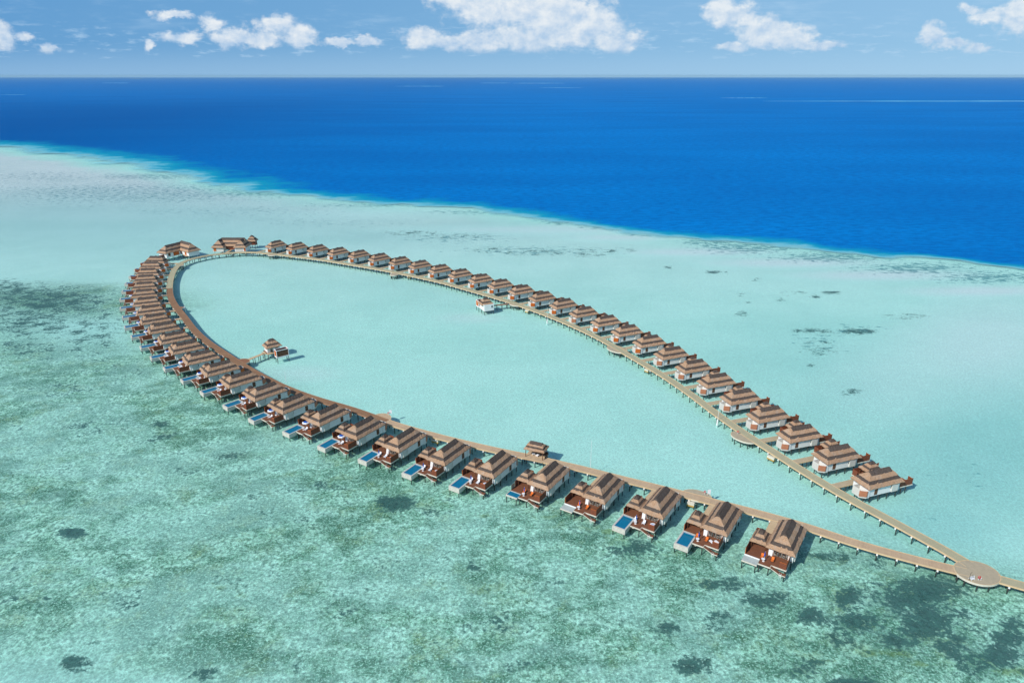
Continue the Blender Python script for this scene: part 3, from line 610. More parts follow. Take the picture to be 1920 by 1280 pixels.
def matS(p):
    if p.x<-60 and p.y>1 and not (p.x<-60 and p.y>398): 
        return BW_BROWN
    return BW_BEIGE if p.y<300 else BW_GREY
# ---- wood changes from beige to brown past the second lookout, back to grey at the far left bend
y1=up(318,541,ZD).y; x1=up(735,790,ZD).x
def matS(p):
    if p.x<x1-2 and p.y<y1: return BW_BROWN
    return BW_GREY if p.y>=y1 else BW_BEIGE
bw_build(PATHS[0],matS,'long curved boardwalk of beige and brown planks along the front and left villas')
bw_build(PATHS[1],lambda p:BW_GREY,'long grey beige boardwalk running along the back row of villas')
bw_build(PATHS[2],lambda p:BW_GREY,'short boardwalk leaving the round junction deck at the right edge')
def near_bw(p): 
    return min((q-p).length for P_ in PATHS[:2] for q in P_)
# round junction and lookouts
def disc(u,v,rx,ry,rz,label,mt,name='lookout_deck',zt=1.988,n=36,cat='platform'):
    c=up(u,v,ZD); root=empty(name,(c.x,c.y,0),rz)
    pts=[(rx*math.cos(2*math.pi*i/n),ry*math.sin(2*math.pi*i/n)) for i in range(n)]
    mb=MB(); mb.poly(pts,zt-.14,zt,mt); me=mb.mesh('deck'); link('deck',me,root)
    mb=MB(); 
    for i in range(n):
        a=pts[i];b=pts[(i+1)%n]; f=lambda p,k,z:(p[0]*k,p[1]*k,z); k0=1.0; k1=1+.13/rx
        zz=zt+.004 if name!='junction_deck' else zt+.05
        mb.add([f(a,k0-.02,zt-.5),f(a,k1,zt-.5),f(a,k1,zz),f(a,k0-.02,zz),f(b,k0-.02,zt-.5),f(b,k1,zt-.5),f(b,k1,zz),f(b,k0-.02,zz)],[(0,1,5,4),(1,2,6,5)],TRIM); mb.add([f(a,k1,zz),f(a,k0-.02,zz),f(b,k1,zz),f(b,k0-.02,zz)],[(0,1,3,2)],EDGEW)
    link('edge_board',mb.mesh('edge_board'),root)
    for i in range(0,n,max(1,n//8)):
        mb=MB(); mb.cyl(pts[i][0]*.82,pts[i][1]*.82,-1.3,zt-.14,.16,PILE,8); link('stilt',mb.mesh('stilt'),root)
    return props(root,label,cat)
GD=m_wood('lookout_grey',(.47,.40,.28),(.38,.33,.235),'X',.16,.3,.85)
BD=m_wood('lookout_beige',(.58,.43,.28),(.45,.33,.21),'X',.16,.3,.85)
RD=m_wood('lookout_brown',(.30,.15,.085),(.22,.11,.06),'X',.16,.3,.85)
disc(1832,1073,5.3,4.6,.1,'round grey junction deck where the two boardwalks meet at lower right',GD,'junction_deck',2.06)
disc(1307,928,4.3,2.9,R_(-26),'grey widened deck bulging from the boardwalk behind the second and third front villas',GD)
disc(714,784,3.7,4.0,0,'beige round deck bulging over the lagoon between the eighth and ninth front villas',BD)
disc(455,677,3.2,2.9,R_(-40),'brown lookout deck where the left overwater pavilion walkway joins',RD)
disc(334,577,2.7,2.0,0,'brown lookout deck on the inner side of the left bend',RD)
disc(337,497,2.4,2.6,0,'pale lookout deck at the top of the left bend beside the corner villa',GD)
disc(512,477,3.6,3.0,0,'pale lookout deck at the left end of the back row',GD)
disc(739,514,2.6,2.6,0,'small pale lookout deck in front of the seventh back villa',GD)
disc(966,570,3.6,2.5,R_(-40),'grey lookout deck where the right overwater pavilion walkway joins',GD)
disc(1157,654,5.2,3.6,R_(-48),'large half round lookout deck midway along the back boardwalk',GD)
disc(1394,819,4.6,3.0,R_(-50),'grey lookout deck beside the third and fourth back villas from the right',GD)

# ---------------------------------------------------------------- place villas
protos={}
def proto(mir,pool,sh):
    k=(mir,pool,sh)
    if k not in protos: protos[k]=[build_villa(mir,pool,sh and ORANGEW or SALMONW,11+len(protos)*5,None),0]
    e=protos[k]; e[1]+=1
    return e[0] if e[1]==1 else copy_tree(e[0])
ENT=[]
def entry(*a): ENT.append(a)
def entry_build(root,c,ang,m,y0,y1,mt):
    """the villa's own gangway, from its door deck to the boardwalk"""
    d=Vector((math.cos(ang),math.sin(ang))); r=Vector((-d.y,d.x))*m; C=Vector((c.x,c.y)); ym=(y0+y1)/2; x=-5.0
    while x>-40 and near_bw(C+d*x+r*ym)>WD/2+.25: x-=.15
    x0=x-1.2; mb=MB(); mb.box(x0+.9,-3.22,y0,y1,1.85,1.992,mt); mb.box(x0+.9,-3.22,y0-.1,y0,1.7,2.03,EDGEW); mb.box(x0+.9,-3.22,y1,y1+.1,1.7,2.03,EDGEW)
    k=-4.5
    while k>x0+1.5:
        for yv in(y0+.2,y1-.2): mb.cyl(k,yv,-1.3,1.85,.13,PILE,6)
        k-=3.4
    if m<0: mb.mirror()
    link('entry_walkway',mb.mesh('entry_walkway'),root)
ordn=['first','second','third','fourth','fifth','sixth','seventh','eighth','ninth','tenth','eleventh','twelfth','thirteenth','fourteenth','fifteenth','sixteenth','seventeenth','eighteenth','nineteenth','twentieth','twenty-first','twenty-second','twenty-third','twenty-fourth','twenty-fifth','twenty-sixth','twenty-seventh']
NC=[]
for i in range(27):
    b,a=place(NR,i,0); ang=R_(Nang[i]); d=Vector((math.cos(ang),math.sin(ang),0)); c=(a+b)/2; c.z=0
    pool={0:'blank',3:'blank',4:'small'}.get(i,'big')
    root=proto(False,pool,i>12); root.location=c; root.rotation_euler=(0,0,ang)
    lab={0:'thatched villa with bare stone slab and orange chairs, nearest the junction deck, front row',
         1:'thatched villa with blue pool and open steps, second from the junction in the front row',
         3:'thatched villa with an empty pale slab in place of its pool, fourth from the junction',
         4:'thatched villa with a small square pool behind the open shelter, fifth in the front row',
         26:'last thatched villa of the left row, beside the corner family villa'}.get(i)
    if not lab: lab='thatched pool villa, %s from the round junction along the %s row'%(ordn[i],'front' if i<13 else 'left')
    props(root,lab,'villa','thatched villas along the front and left boardwalk')
    entry(root,c,ang,1,-6.2,-4.1,PALEW if i<8 else (GREYW if i<12 else PALEW)); NC.append((c,ang))
for i in range(27):
    b,a=place(RR,i,0); ang=R_(Rang[i]); d=Vector((math.cos(ang),math.sin(ang),0)); c=a-d*3.75; c.z=0
    if i>=16: c=(a+b)/2; c.z=0
    root=proto(True,'blank',i not in(15,) and i<19); root.location=c; root.rotation_euler=(0,0,ang)
    lab='thatched villa, %s from the left end of the back row'%ordn[i] if i<14 else 'thatched villa, %s from the right end of the back row'%ordn[26-i]
    if i==0: lab='thatched villa at the left end of the back row'
    if i==26: lab='thatched villa at the right end of the back row, nearest the junction'
    if i==15: lab='thatched villa with faded shower screen, twelfth from the right end of the back row'
    props(root,lab,'villa','thatched villas along the back boardwalk')
    entry(root,c,ang,-1,-5.6,-3.5,GREYW)
for e in ENT: entry_build(*e)
# ---------------------------------------------------------------- terrace furniture
def at(i,x,y,z=2.0):
    c,a=NC[i]; return Vector((c.x+x*math.cos(a)-y*math.sin(a),c.y+x*math.sin(a)+y*math.cos(a),z))
def closed_umbrella():
    r=empty('closed_umbrella'); mb=MB(); mb.cyl(0,0,0,2.9,.035,STEEL,6); link('pole',mb.mesh('pole'),r)
    mb=MB(); mb.cyl(0,0,1.35,1.6,.10,BLUE,8,.20); mb.cyl(0,0,1.6,2.75,.20,BLUE,8,.06); link('canopy',mb.mesh('canopy'),r); return r
def round_table():
    r=empty('round_table'); mb=MB(); mb.cyl(0,0,.68,.74,.48,STEEL,16); link('tabletop',mb.mesh('tabletop'),r)
    mb=MB(); mb.cyl(0,.1,0,.68,.05,STEEL,6); mb.cyl(0,.1,0,.05,.32,STEEL,12); link('pedestal',mb.mesh('pedestal'),r); return r
def lounge_chair(cush,frame,name='lounge_chair'):
    r=empty(name); mb=MB(); mb.box(-.4,.45,-.36,.36,.30,.44,cush); link('seat',mb.mesh('seat'),r)
    mb=MB(); mb.bar((-.38,0,.40),(-.72,0,.95),.70,.12,cush); link('backrest',mb.mesh('backrest'),r)
    mb=MB(); mb.box(-.42,.46,-.42,-.36,.2,.58,frame); mb.box(-.42,.46,.36,.42,.2,.58,frame); link('armrest',mb.mesh('armrest'),r)
    for a,b in((-.38,-.39),(.42,-.39),(-.38,.39),(.42,.39)):
        mb=MB(); mb.box(a-.03,a+.03,b-.03,b+.03,0,.2,frame); link('leg',mb.mesh('leg'),r)
    return r
def open_umbrella():
    r=empty('open_umbrella'); mb=MB(); mb.cyl(0,0,0,2.5,.035,STEEL,6); mb.cyl(0,0,0,.08,.35,STEEL,10); link('pole',mb.mesh('pole'),r)
    n=6; mb=MB(); top=(0,0,2.72)
    P1=[(.88*math.cos(2*math.pi*i/n),.88*math.sin(2*math.pi*i/n),2.46) for i in range(n)]
    P2=[(1.35*math.cos(2*math.pi*i/n),1.35*math.sin(2*math.pi*i/n),2.22) for i in range(n)]
    P3=[(x*.99,y*.99,z-.16) for x,y,z in P2]
    mb.add([top]+P1,[(0,1+i,1+(i+1)%n) for i in range(n)],BLUE)
    mb.add(P1+P2+P3,[(i,n+i,n+(i+1)%n,(i+1)%n) for i in range(n)]+[(n+i,2*n+i,2*n+(i+1)%n,n+(i+1)%n) for i in range(n)],WCLOTH)
    link('canopy',mb.mesh('canopy'),r); return r
def sunbed():
    r=empty('sun_lounger'); mb=MB(); mb.box(-.9,.35,-.34,.34,.28,.40,WCLOTH); mb.bar((.33,0,.35),(.95,0,.72),.66,.1,WCLOTH); link('mattress',mb.mesh('mattress'),r)
    mb=MB(); mb.box(-.92,.4,-.37,.37,.18,.27,STEEL); link('frame',mb.mesh('frame'),r)
    for a,b in((-.85,-.3),(.33,-.3),(-.85,.3),(.33,.3)):
        mb=MB(); mb.box(a-.03,a+.03,b-.03,b+.03,0,.18,STEEL); link('leg',mb.mesh('leg'),r)
    return r
def daybed():
    r=empty('round_daybed'); mb=MB(); mb.cyl(0,0,.0,.28,.95,STEEL,18); link('base',mb.mesh('base'),r)
    mb=MB(); mb.cyl(0,0,.285,.48,.92,WCLOTH,18); link('cushion',mb.mesh('cushion'),r)
    mb=MB(); mb.box(-.35,.35,-.5,.4,.485,.56,LBLUE); link('throw',mb.mesh('throw'),r)
    mb=MB(); mb.box(.45,.72,-.45,.45,.485,.72,LBLUE); link('pillow',mb.mesh('pillow'),r); return r
PR={}
def put(fn,key,i,x,y,ra,label,cat,group,z=2.003):
    if key not in PR: PR[key]=fn(); o=PR[key]
    else: o=copy_tree(PR[key])
    o.location=at(i,x,y,z); o.rotation_euler=(0,0,NC[i][1]+ra); return props(o,label,cat,group)
def vname(i): return {0:'villa nearest the junction'}.get(i,'%s villa from the junction'%ordn[i])
def lname(i): return '%s villa from the junction'%ordn[i]
for i in range(0,22):
    if i<8:
        put(closed_umbrella,'cu',i,9.25,-3.2,0,'furled blue parasol on the terrace of the '+vname(i),'parasol','furled parasols on the front terraces')
        put(round_table,'rt',i,9.6,-3.35,0,'small white round table on the terrace of the '+vname(i),'table','white terrace tables')
        oc=i in(0,1,3,4)
        for k,(yy_,sx) in enumerate(((-3.95,'pool side'),(-1.3,'villa side'))):
            put((lambda:lounge_chair(ORANGE,SHUTTER)) if oc else (lambda:lounge_chair(WCLOTH,STEEL)),'oc' if oc else 'wc',i,8.35,yy_,0,('%s %s armchair on the terrace of the '%('orange' if oc else 'white',sx.replace(' ','-')))+vname(i),'armchair','armchairs on the front terraces')
        if i==1:
            put(sunbed,'sb',i,8.2,.25,R_(60),'white sun lounger nearer the stairs on the second front villa terrace','sun lounger','white sun loungers')
            put(sunbed,'sb',i,7.6,1.5,R_(60),'white sun lounger nearer the brown screen on the second front villa terrace','sun lounger','white sun loungers')
        elif i not in(0,3,4):
            put(daybed,'db',i,7.9,1.3,0,'round white daybed on the terrace of the '+vname(i),'daybed','round daybeds on the terraces')
    else:
        put(open_umbrella,'ou',i,7.4,-3.4,0,'open blue and white parasol on the terrace of the '+lname(i),'parasol','open parasols on the terraces')
        if i<16:
            put(round_table,'rt',i,8.9,-3.2,0,'small white round table on the terrace of the '+lname(i),'table','white terrace tables')
            put(daybed,'db',i,7.9,1.3,0,'round white daybed on the terrace of the '+lname(i),'daybed','round daybeds on the terraces')
            put(lambda:lounge_chair(WCLOTH,STEEL),'wc',i,8.5,-2.2,0,'white armchair on the terrace of the '+lname(i),'armchair','armchairs on the front terraces')

# ---------------------------------------------------------------- open shelter on the front boardwalk
def hut(name,c,rz,label,cat): return props(empty(name,(c[0],c[1],0),rz),label,cat)
sh=hut('open_shelter',(8.1,198.35),R_(-23.5),'open thatched shelter on posts beside the front boardwalk, over the lagoon','shelter')
thatch_roof(sh,3.6,2.5,1.9,5.1,6.8,seed=91,n1=12,n2=9,capk=.36,capend=.85)
mb=MB(); mb.box(-3.3,3.5,-3.6,2.2,1.86,2.02,BD); link('floor_deck',mb.mesh('floor_deck'),sh)
mb=MB(); mb.box(-2.6,3.3,2.1,2.2,2.02,2.9,SHUTTER); mb.box(3.4,3.5,-1.2,2.2,2.02,2.9,SHUTTER); mb.box(-1.2,2.9,1.5,2.05,2.02,2.45,SHUTTER); link('bench',mb.mesh('bench'),sh)
for px,py in((-3.0,-2.0),(3.0,-2.0),(-3.0,1.95),(3.0,1.95),(0,1.95)):
    mb=MB(); mb.box(px-.09,px+.09,py-.09,py+.09,2.021,5.2,SHUTTER); link('post',mb.mesh('post'),sh)
for px,py in((-3.0,2.0),(3.2,2.0),(-3,-1.5),(3.2,-1.5)):
    mb=MB(); mb.cyl(px,py,-1.3,1.86,.17,PILE); link('stilt',mb.mesh('stilt'),sh)
for k,(x_,y_) in enumerate(((-.9,-.1),(.5,-.3))):
    o=copy_tree(PR['wc']) ; o.location=sh.matrix_basis@Vector((x_,y_,2.025)); o.rotation_euler=(0,0,R_(100+k*40)); props(o,['white armchair under the open thatched shelter, nearer the walkway','white armchair under the open thatched shelter, on its right'][k],'armchair','armchairs under the shelter')

# ---------------------------------------------------------------- overwater spa pavilions
def spa(name,c,rz,label,flip,walk):
    r=hut(name,c,rz,label,'pavilion')      # +X = along the front edge, -Y = towards the white box
    mb=MB(); mb.box(-3.6,3.4,-2.2,2.6,1.7,1.9,DECK if not flip else GREY); mb.box(-4.9,-3.6,-2.6,.6,1.7,1.98,PALEW); mb.box(-3.6,-.4,-3.8,-2.2,1.7,1.96,PALEW); link('floor_deck',mb.mesh('floor_deck'),r)
    mb=MB(); mb.box(-2.9,-1.6,-1.95,-1.8,1.9,4.6,WHITE); mb.box(-.5,.6,-1.95,-1.8,1.9,4.6,WHITE); mb.box(2.2,2.9,-1.95,-1.8,1.9,4.6,WHITE); mb.box(-2.9,-2.75,-1.8,2.3,1.9,4.6,WHITE); mb.box(2.75,2.9,-1.8,2.3,1.9,4.6,WHITE); mb.box(-2.9,2.9,2.3,2.45,1.9,4.6,WHITE); w=link('wall',mb.mesh('wall'),r)
    mb=MB(); mb.box(-1.6,-.5,-1.9,-1.84,1.95,4.5,GLASS); mb.box(.6,2.2,-1.9,-1.84,1.95,4.5,GLASS); link('glass_door',mb.mesh('glass_door'),r)
    thatch_roof(r,3.7,3.1,.7,4.55,7.4,seed=95,n1=12,n2=10)
    return r
def white_box(r,x0,x1,y0,y1,zb=1.7,zt=5.3):
    mb=MB(); mb.box(x0,x1,y0,y1,zb,zb+.55,WHITE)
    for a in(x0,x1-.25):
        for b in(y0,y1-.25): mb.box(a,a+.25,b,b+.25,zb+.55,zt-.25,WHITE)
    mb.box(x0,x1,y0,y0+.25,zt-.25,zt,WHITE); mb.box(x0,x1,y1-.25,y1,zt-.25,zt,WHITE); mb.box(x0,x0+.25,y0+.25,y1-.25,zt-.25,zt,WHITE); mb.box(x1-.25,x1,y0+.25,y1-.25,zt-.25,zt,WHITE)
    fr=link('bath_box_frame',mb.mesh('bath_box_frame'),r)
    for q in((x0+.25,x1-.25,y0+.1,y0+.16,SHUTTER),(x0+.25,x1-.25,y1-.16,y1-.1,SHUTTER),(x0+.1,x0+.16,y0+.25,y1-.25,ORANGEW),(x1-.16,x1-.1,y0+.25,y1-.25,ORANGEW)):
        mb=MB(); mb.box(q[0],q[1],q[2],q[3],zb+.55,zt-.25,q[4]); link('slat_screen',mb.mesh('slat_screen'),fr)
    mb=MB(); mb.box(x0+.8,x1-.8,y0+.6,y1-.6,zb+.55,zb+1.4,SLATE); link('bathtub',mb.mesh('bathtub'),r)
    for a in(x0+.3,x1-.3):
        for b in(y0+.3,y1-.3):
            mb=MB(); mb.cyl(a,b,-1.3,zb,.15,PILE); link('stilt',mb.mesh('stilt'),r)
def gang(r,p0,p1,w,mt):
    p0=Vector(p0);p1=Vector(p1);mb=MB(); mb.bar((p0.x,p0.y,1.9),(p1.x,p1.y,1.9),w,.16,mt); mb2=mb
    t=(p1-p0).normalized(); n=Vector((-t.y,t.x)); L=(p1-p0).length; k=1.5
    while k<L:
        for s_ in(-1,1):
            q=p0+t*k+n*s_*(w/2-.15); mb.cyl(q.x,q.y,-1.3,1.82,.13,PILE,6)
        k+=3
    link('entry_walkway',mb.mesh('entry_walkway'),r)
# left one: front edge runs to the right and slightly away
fA=up(503.1,653.4,4.5); rA=up(531.2,647.1,4.5); lA=up(488.6,646.8,4.5)
aA=math.atan2(rA.y-fA.y,rA.x-fA.x); cA=(rA+lA)/2
spA=spa('spa_pavilion',(cA.x,cA.y),aA,'left overwater pavilion with thatched roof and white framed bath box in the lagoon',False,None)
def to_local(r,p): return (Matrix.Rotation(-r.rotation_euler.z,4,'Z')@(Vector((p.x,p.y,0))-Vector((r.location.x,r.location.y,0)))).to_2d()
b1=to_local(spA,up(510.2,668.9,1.5)); b2=to_local(spA,up(519.5,672.8,1.5)); b3=to_local(spA,up(543,667.6,1.5))
white_box(spA,b2.x,b3.x,b2.y,b2.y+3.1)
gang(spA,to_local(spA,up(460,676,2)),(-4.6,-1.3),1.7,PALEW)
for q in((-4.5,-2.2),(-4.5,.3),(-3.3,-3.5),(-.8,-3.5),(-3.2,2.2),(3,2.2)):
    mb=MB(); mb.cyl(q[0],q[1],-1.3,1.7,.15,PILE); link('stilt',mb.mesh('stilt'),spA)
fB=up(906.4,572.3,4.5); rB=up(927.7,569.2,4.5); lB=up(893.3,567.1,4.5)
aB=math.atan2(rB.y-fB.y,rB.x-fB.x); cB=(rB+lB)/2
spB=hut('spa_pavilion',(cB.x,cB.y),aB,'right overwater pavilion with solid white walls and thatched roof off the back boardwalk','pavilion')
c2=to_local(spB,up(908.2,584,1.3)); c3=to_local(spB,up(925.1,580.4,1.3)); c1=to_local(spB,up(881.6,574.9,1.5))
mb=MB(); mb.box(c2.x,c3.x,c2.y,c2.y+.15,1.3,4.9,WHITE); mb.box(c2.x,c2.x+.15,c2.y+.15,2.3,1.3,4.9,WHITE); mb.box(c3.x-.15,c3.x,c2.y+.15,2.3,1.3,4.9,WHITE); mb.box(c2.x,c3.x,2.3,2.45,1.3,4.9,WHITE); mb.box(c2.x+.15,c3.x-.15,c2.y+.15,2.3,1.3,1.5,DECK); wB=link('wall',mb.mesh('wall'),spB)
mb=MB(); mb.box(c3.x-1.6,c3.x-.7,c2.y-.06,c2.y,2.9,4.1,GLASS); link('window',mb.mesh('window'),wB)
thatch_roof(spB,3.7,3.2,.5,4.6,7.4,seed=97,n1=12,n2=10)
print('spaB',c1,c2,c3,'spaA',b1,b2,b3)
white_box(spB,c2.x-.6,c2.x+3.0,2.46,min(max(c1.y,5.0),9.0),1.6,5.3)
gang(spB,(c3.x-.5,1.6),to_local(spB,up(952,569.5,2)),1.8,RD)
for q in((c2.x+.3,c2.y+.3),(c3.x-.3,c2.y+.3),(c2.x+.3,.5),(c3.x-.3,2)):
    mb=MB(); mb.cyl(q[0],q[1],-1.3,1.3,.16,PILE); link('stilt',mb.mesh('stilt'),spB)
# ---------------------------------------------------------------- family villas at the far end
def fam(u,v,label,specs,walls,extra=None,wk=None):
    c=up(u,v,2.0); r=hut('family_villa',(c.x,c.y),0,label,'villa')
    for k,(x_,y_,rz,hl,hw,rl,ze,zr,nm) in enumerate(specs):
        thatch_roof(r,hl,hw,rl,ze,zr,name=nm,cx=x_,cy=y_,rz=R_(rz),seed=120+k,n1=16,n2=10)
    for x_,y_,rz,a,b,z0,z1,m,nm in walls:
        mb=MB(); mb.box(x_-a,x_+a,y_-b,y_+b,z0,z1,m,R_(rz)); link(nm,mb.mesh(nm),r)
    if wk: gang(r,wk[0],wk[1],2.0,PALEW)
    if extra: extra(r,c)
    return r
def stl(pts):
    def f(r,c):
        for a,b in pts:
            mb=MB(); mb.cyl(a,b,-1.3,1.7,.16,PILE); link('stilt',mb.mesh('stilt'),r)
    return f
# local axes = world axes; origin under the middle of each house (about 485 m away: 1 px = 0.39 m across)
P1=up(310,461.5,9);P2=up(340,452.5,9.6);P3=up(357,458.5,9); c1=up(333,476,2.0)
def wing(A,B,hw,ext,ze,zr):
    d=B-A; L=math.hypot(d.x,d.y)/2; return ((A.x+B.x)/2-c1.x,(A.y+B.y)/2-c1.y,math.degrees(math.atan2(d.y,d.x)),L+ext,hw,L,ze,zr,'roof')
wA=wing(P1,P2,4.7,4.4,5.0,9.2); wB=wing(P2,P3,4.9,4.2,5.0,9.9); print('fam',wA,wB)
def on(w,x,y,r=0): a=R_(w[2]); return (w[0]+x*math.cos(a)-y*math.sin(a),w[1]+x*math.sin(a)+y*math.cos(a),w[2]+r)
fam(333,476,'big L shaped thatched family villa at the top left corner of the ring',[wA,wB],
 [(*on(wA,0,0),wA[3]-1.1,wA[4]-1.0,1.6,5.3,WHITE,'wall'),(*on(wB,0,0),wB[3]-1.1,wB[4]-1.0,1.6,5.3,WHITE,'wall'),(*on(wA,-wA[3]-1,1),3,2.5,1.7,1.95,DECK,'floor_deck'),(*on(wA,-wA[3]-1.5,-1.2),2.6,.1,1.96,4.0,SCREEN,'privacy_screen'),
  (*on(wA,-wA[3]+3.5,-wA[4]+.94),.9,.08,2.6,4.4,SHUTTER,'side_shutter'),(*on(wA,-wA[3]+8,-wA[4]+.94),1.2,.08,2.0,4.7,ORANGEW,'shutter_door'),(*on(wA,-1,-wA[4]+.90),1.2,.06,2.0,4.7,ORANGEW,'shutter_door'),
  (*on(wB,-1,-wB[4]+.94),.9,.08,2.4,4.7,ORANGEW,'shutter_door'),(*on(wB,5,-wB[4]+.94),1.1,.08,2.2,4.7,ORANGEW,'shutter_door')],
 stl([on(wA,x_,y_)[:2] for x_ in(-8,-4,0,5) for y_ in(-3.2,3.2)]+[on(wB,x_,y_)[:2] for x_ in(-5,0,5,9) for y_ in(-3.2,3.2)]),((3,2),(9.5,-6.2)))
F2c=up(437,467.5,2.0)
fam(437,467.5,'wide H shaped thatched family villa with two wings on the far arc of the boardwalk',
 [(0,3.0,0,10.5,4.6,8.2,4.9,9.6,'roof'),(-8.6,0.2,90,6.6,4.6,2.8,4.8,9.2,'roof'),(7.4,0.2,90,6.6,4.6,2.8,4.8,9.2,'roof')],
 [(0,3,0,9,3.4,1.7,5.0,WHITE,'wall'),(-8.6,-1.2,0,3.9,4.2,1.5,5.0,GREY,'wall'),(7.4,-1.2,0,3.9,4.2,1.5,5.0,WHITE,'wall'),
  (-.5,-.5,0,4.0,.12,2.0,4.9,SCREEN,'entrance_screen'),(-10.8,-5.44,0,.9,.06,2.0,4.5,ORANGEW,'shutter_door'),(10.6,-5.44,0,.6,.06,2.0,4.5,ORANGEW,'shutter_door'),(6.6,-5.44,0,2.4,.06,1.9,4.3,GREY,'bay_wall')],
 stl([(-11.5,-4.8),(-6,-4.8),(4.5,-4.8),(10.5,-4.8),(-2,0),(2,0)]),((-1.2,-.7),(-1.2,-9.2)))
hc=up(474,458,2.0)
r=hut('garden_hut',(hc.x,hc.y),0,'small thatched hut on stilts behind the wide family villa','hut')
thatch_roof(r,3.6,3.3,.3,5.0,8.6,seed=140,n1=10,n2=9)
mb=MB(); mb.box(-2.6,2.6,-2.2,-2.1,2,5.0,SCREEN); mb.box(-2.6,-1.3,-2.1,2.2,2,5.0,SCREEN); mb.box(2.5,2.6,-2.1,2.2,2,5.0,SCREEN); link('wall_screen',mb.mesh('wall_screen'),r)
mb=MB(); mb.box(-8,2.8,-1.3,2.4,1.7,1.98,DECK); link('floor_deck',mb.mesh('floor_deck'),r)
for a,b in((-1.3,-2),(2.4,-2),(2.4,2),(-1.3,2),(-6,-2)):
    mb=MB(); mb.cyl(a,b,-1.3,1.7,.16,PILE); link('stilt',mb.mesh('stilt'),r)
# ---------------------------------------------------------------- masts, buoys, boxes, signs
def mast(u,v,h,label,base=True,z=2.0):
    p=up(u,v,z); r=empty('lamp_mast',(p.x,p.y,0)); mb=MB(); mb.cyl(0,0,.2 if base else z,z+h,.07,STEEL,8,.04); link('pole',mb.mesh('pole'),r)
    if base: mb=MB(); mb.cyl(0,0,-1.3,1.9,.35,WHITE,12,.3); mb.cyl(0,0,1.9,2.5,.3,WHITE,12,.1); link('base',mb.mesh('base'),r)
    mb=MB(); mb.cyl(0,0,z+h,z+h+.18,.10,STEEL,8); link('lamp',mb.mesh('lamp'),r)
    return props(r,label,'mast','white lamp masts along the boardwalks')
mast(1107,876,9.5,'thin tall white mast on the front boardwalk between the fourth and fifth villas',False)
mast(536.7,717,4.6,'thin white mast by the brown boardwalk, right of the left pavilion',False)
mast(1345,792,8.5,'tall white mast on a thick white base beside the right half of the back boardwalk',True,1)
mast(1026,603,7.5,'tall white mast on a thick white base right of the right overwater pavilion',True,1)
mast(733.5,516,5.5,'white mast on a base beside the small lookout deck of the back row',True,1)
mast(404,480,2.0,'short white post on a base beside the far arc of the boardwalk',True,1)
mast(346.5,579,2.2,'short white post on a base inside the left bend',True,1)
mast(1839,1087,0.5,'short white lamp post at the back of the round junction deck',False,2.1)
def lifering(u,v,label):
    p=up(u,v,2.05); r=empty('life_ring_stand',(p.x,p.y,2.07)); mb=MB(); mb.box(-.05,.05,-.05,.05,0,1.3,STEEL); link('post',mb.mesh('post'),r)
    mb=MB(); n=14; vs=[];fs=[]
    for i in range(n):
        a=2*math.pi*i/n
        for b in range(6):
            c=2*math.pi*b/6; q=.30+.09*math.cos(c); vs.append((q*math.cos(a),-.15+.09*math.sin(c),1.0+q*math.sin(a)))
    for i in range(n):
        for b in range(6): fs.append((i*6+b,((i+1)%n)*6+b,((i+1)%n)*6+(b+1)%6,i*6+(b+1)%6))
    mb.add(vs,fs,RED); link('ring',mb.mesh('ring'),r); return props(r,label,'life ring','red life rings')
lifering(1834,1087,'red life ring on a post at the round junction deck')
lifering(1321,926,'red life ring on the widened deck behind the second front villa')
lifering(728.5,778,'red life ring on the beige round deck over the lagoon')
lifering(1383,813,'red life ring on the lookout deck of the right part of the back boardwalk')
def board(u,v,label):
    p=up(u,v,2.05); r=empty('sign_board',(p.x,p.y,2.07)); mb=MB(); mb.box(-.4,.4,-.04,.04,.5,1.9,WCLOTH); link('panel',mb.mesh('panel'),r)
    mb=MB(); mb.box(-.45,-.4,-.05,.05,0,1.95,STEEL); mb.box(.4,.45,-.05,.05,0,1.95,STEEL); link('frame',mb.mesh('frame'),r); return props(r,label,'sign','pale sign boards on the lookout decks')
board(1329,928,'pale upright sign board on the widened deck behind the second front villa')
board(732.5,777,'pale upright sign board on the beige round deck over the lagoon')
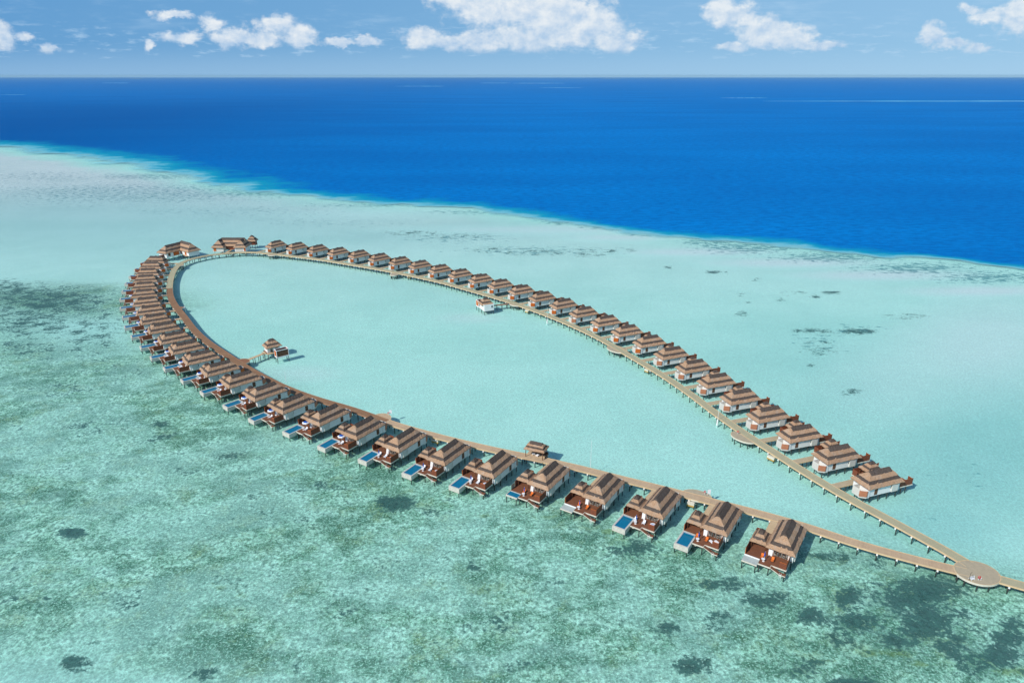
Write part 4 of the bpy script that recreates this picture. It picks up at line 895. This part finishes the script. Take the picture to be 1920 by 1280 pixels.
# beach shower stand on the junction deck
p=up(1822,1086,2.06); r=props(empty('wheeled_shower',(p.x,p.y,2.08),.3),'white metal frame stand on the round junction deck','stand')
mb=MB()
for a in(-.55,.55):
    mb.bar((a,-.4,0),(a,0,1.1),.07,.07,STEEL); mb.bar((a,.5,0),(a,0,1.1),.07,.07,STEEL)
for q in(.35,.7,1.08): mb.bar((-.6,0,q),(.6,0,q),.06,.06,STEEL)
mb.box(-.5,.5,-.35,.45,.3,.36,WCLOTH); link('frame',mb.mesh('frame'),r)
r.name='shower_stand'
mb=MB(); mb.bar((-.95,0,0),(-.95,0,2.3),.06,.06,PILE); mb.bar((-.95,0,2.3),(-.55,0,2.4),.05,.05,PILE); link('shower_pole',mb.mesh('shower_pole'),r)
def ubox(u,v,rz,label,w=1.3):
    p=up(u,v,.8); r=empty('service_box',(p.x,p.y,0),R_(rz)); mb=MB(); mb.box(-w,w,-.5,.5,.6,1.35,TRIM); link('box',mb.mesh('box'),r)
    mb=MB(); mb.box(-w,w,-.49,.49,.1,.6,OCHRE); link('skirt',mb.mesh('skirt'),r)
    for q in(-1,1):
        mb=MB(); mb.cyl(q,0,-2.3,.1,.12,PILE); link('stilt',mb.mesh('stilt'),r)
    return props(r,label,'box','cream service boxes under the boardwalks')
ubox(1446,858,-52,'cream service box under the back boardwalk near its right end')
ubox(1213,694,-50,'cream service box under the middle of the back boardwalk',1.0)
ubox(988,583,-42,'cream service box under the back boardwalk right of the right pavilion',1.0)
ubox(767,519,-35,'cream service box under the back boardwalk by the eighth back villa',1.0)
ubox(545,482,-20,'cream service box under the left end of the back boardwalk',1.0)
ubox(816,825.5,-26,'cream service box under the front boardwalk behind the sixth villa',1.4)
ubox(1295,944,-27,'cream service box under the widened deck behind the second front villa',1.1)

# ---------------------------------------------------------------- thin sea haze: one even box of air round everything
def haze_fn(g):
    n=g.n.new('ShaderNodeVolumePrincipled'); n.inputs['Color'].default_value=(.50,.82,1,1); n.inputs['Density'].default_value=1.8e-5; n.inputs['Anisotropy'].default_value=0.0
    return n.outputs[0]
hm=bpy.data.materials.new('haze_air'); hm.use_nodes=True; hm.node_tree.nodes.clear(); g=G(hm.node_tree); o=g.n.new('ShaderNodeOutputMaterial'); g.l.new(haze_fn(g),o.inputs['Volume'])
mb=MB(); mb.box(-46000,46000,-3100,38100,-42,126,hm); props(link('haze',mb.mesh('haze')),kind='stuff')
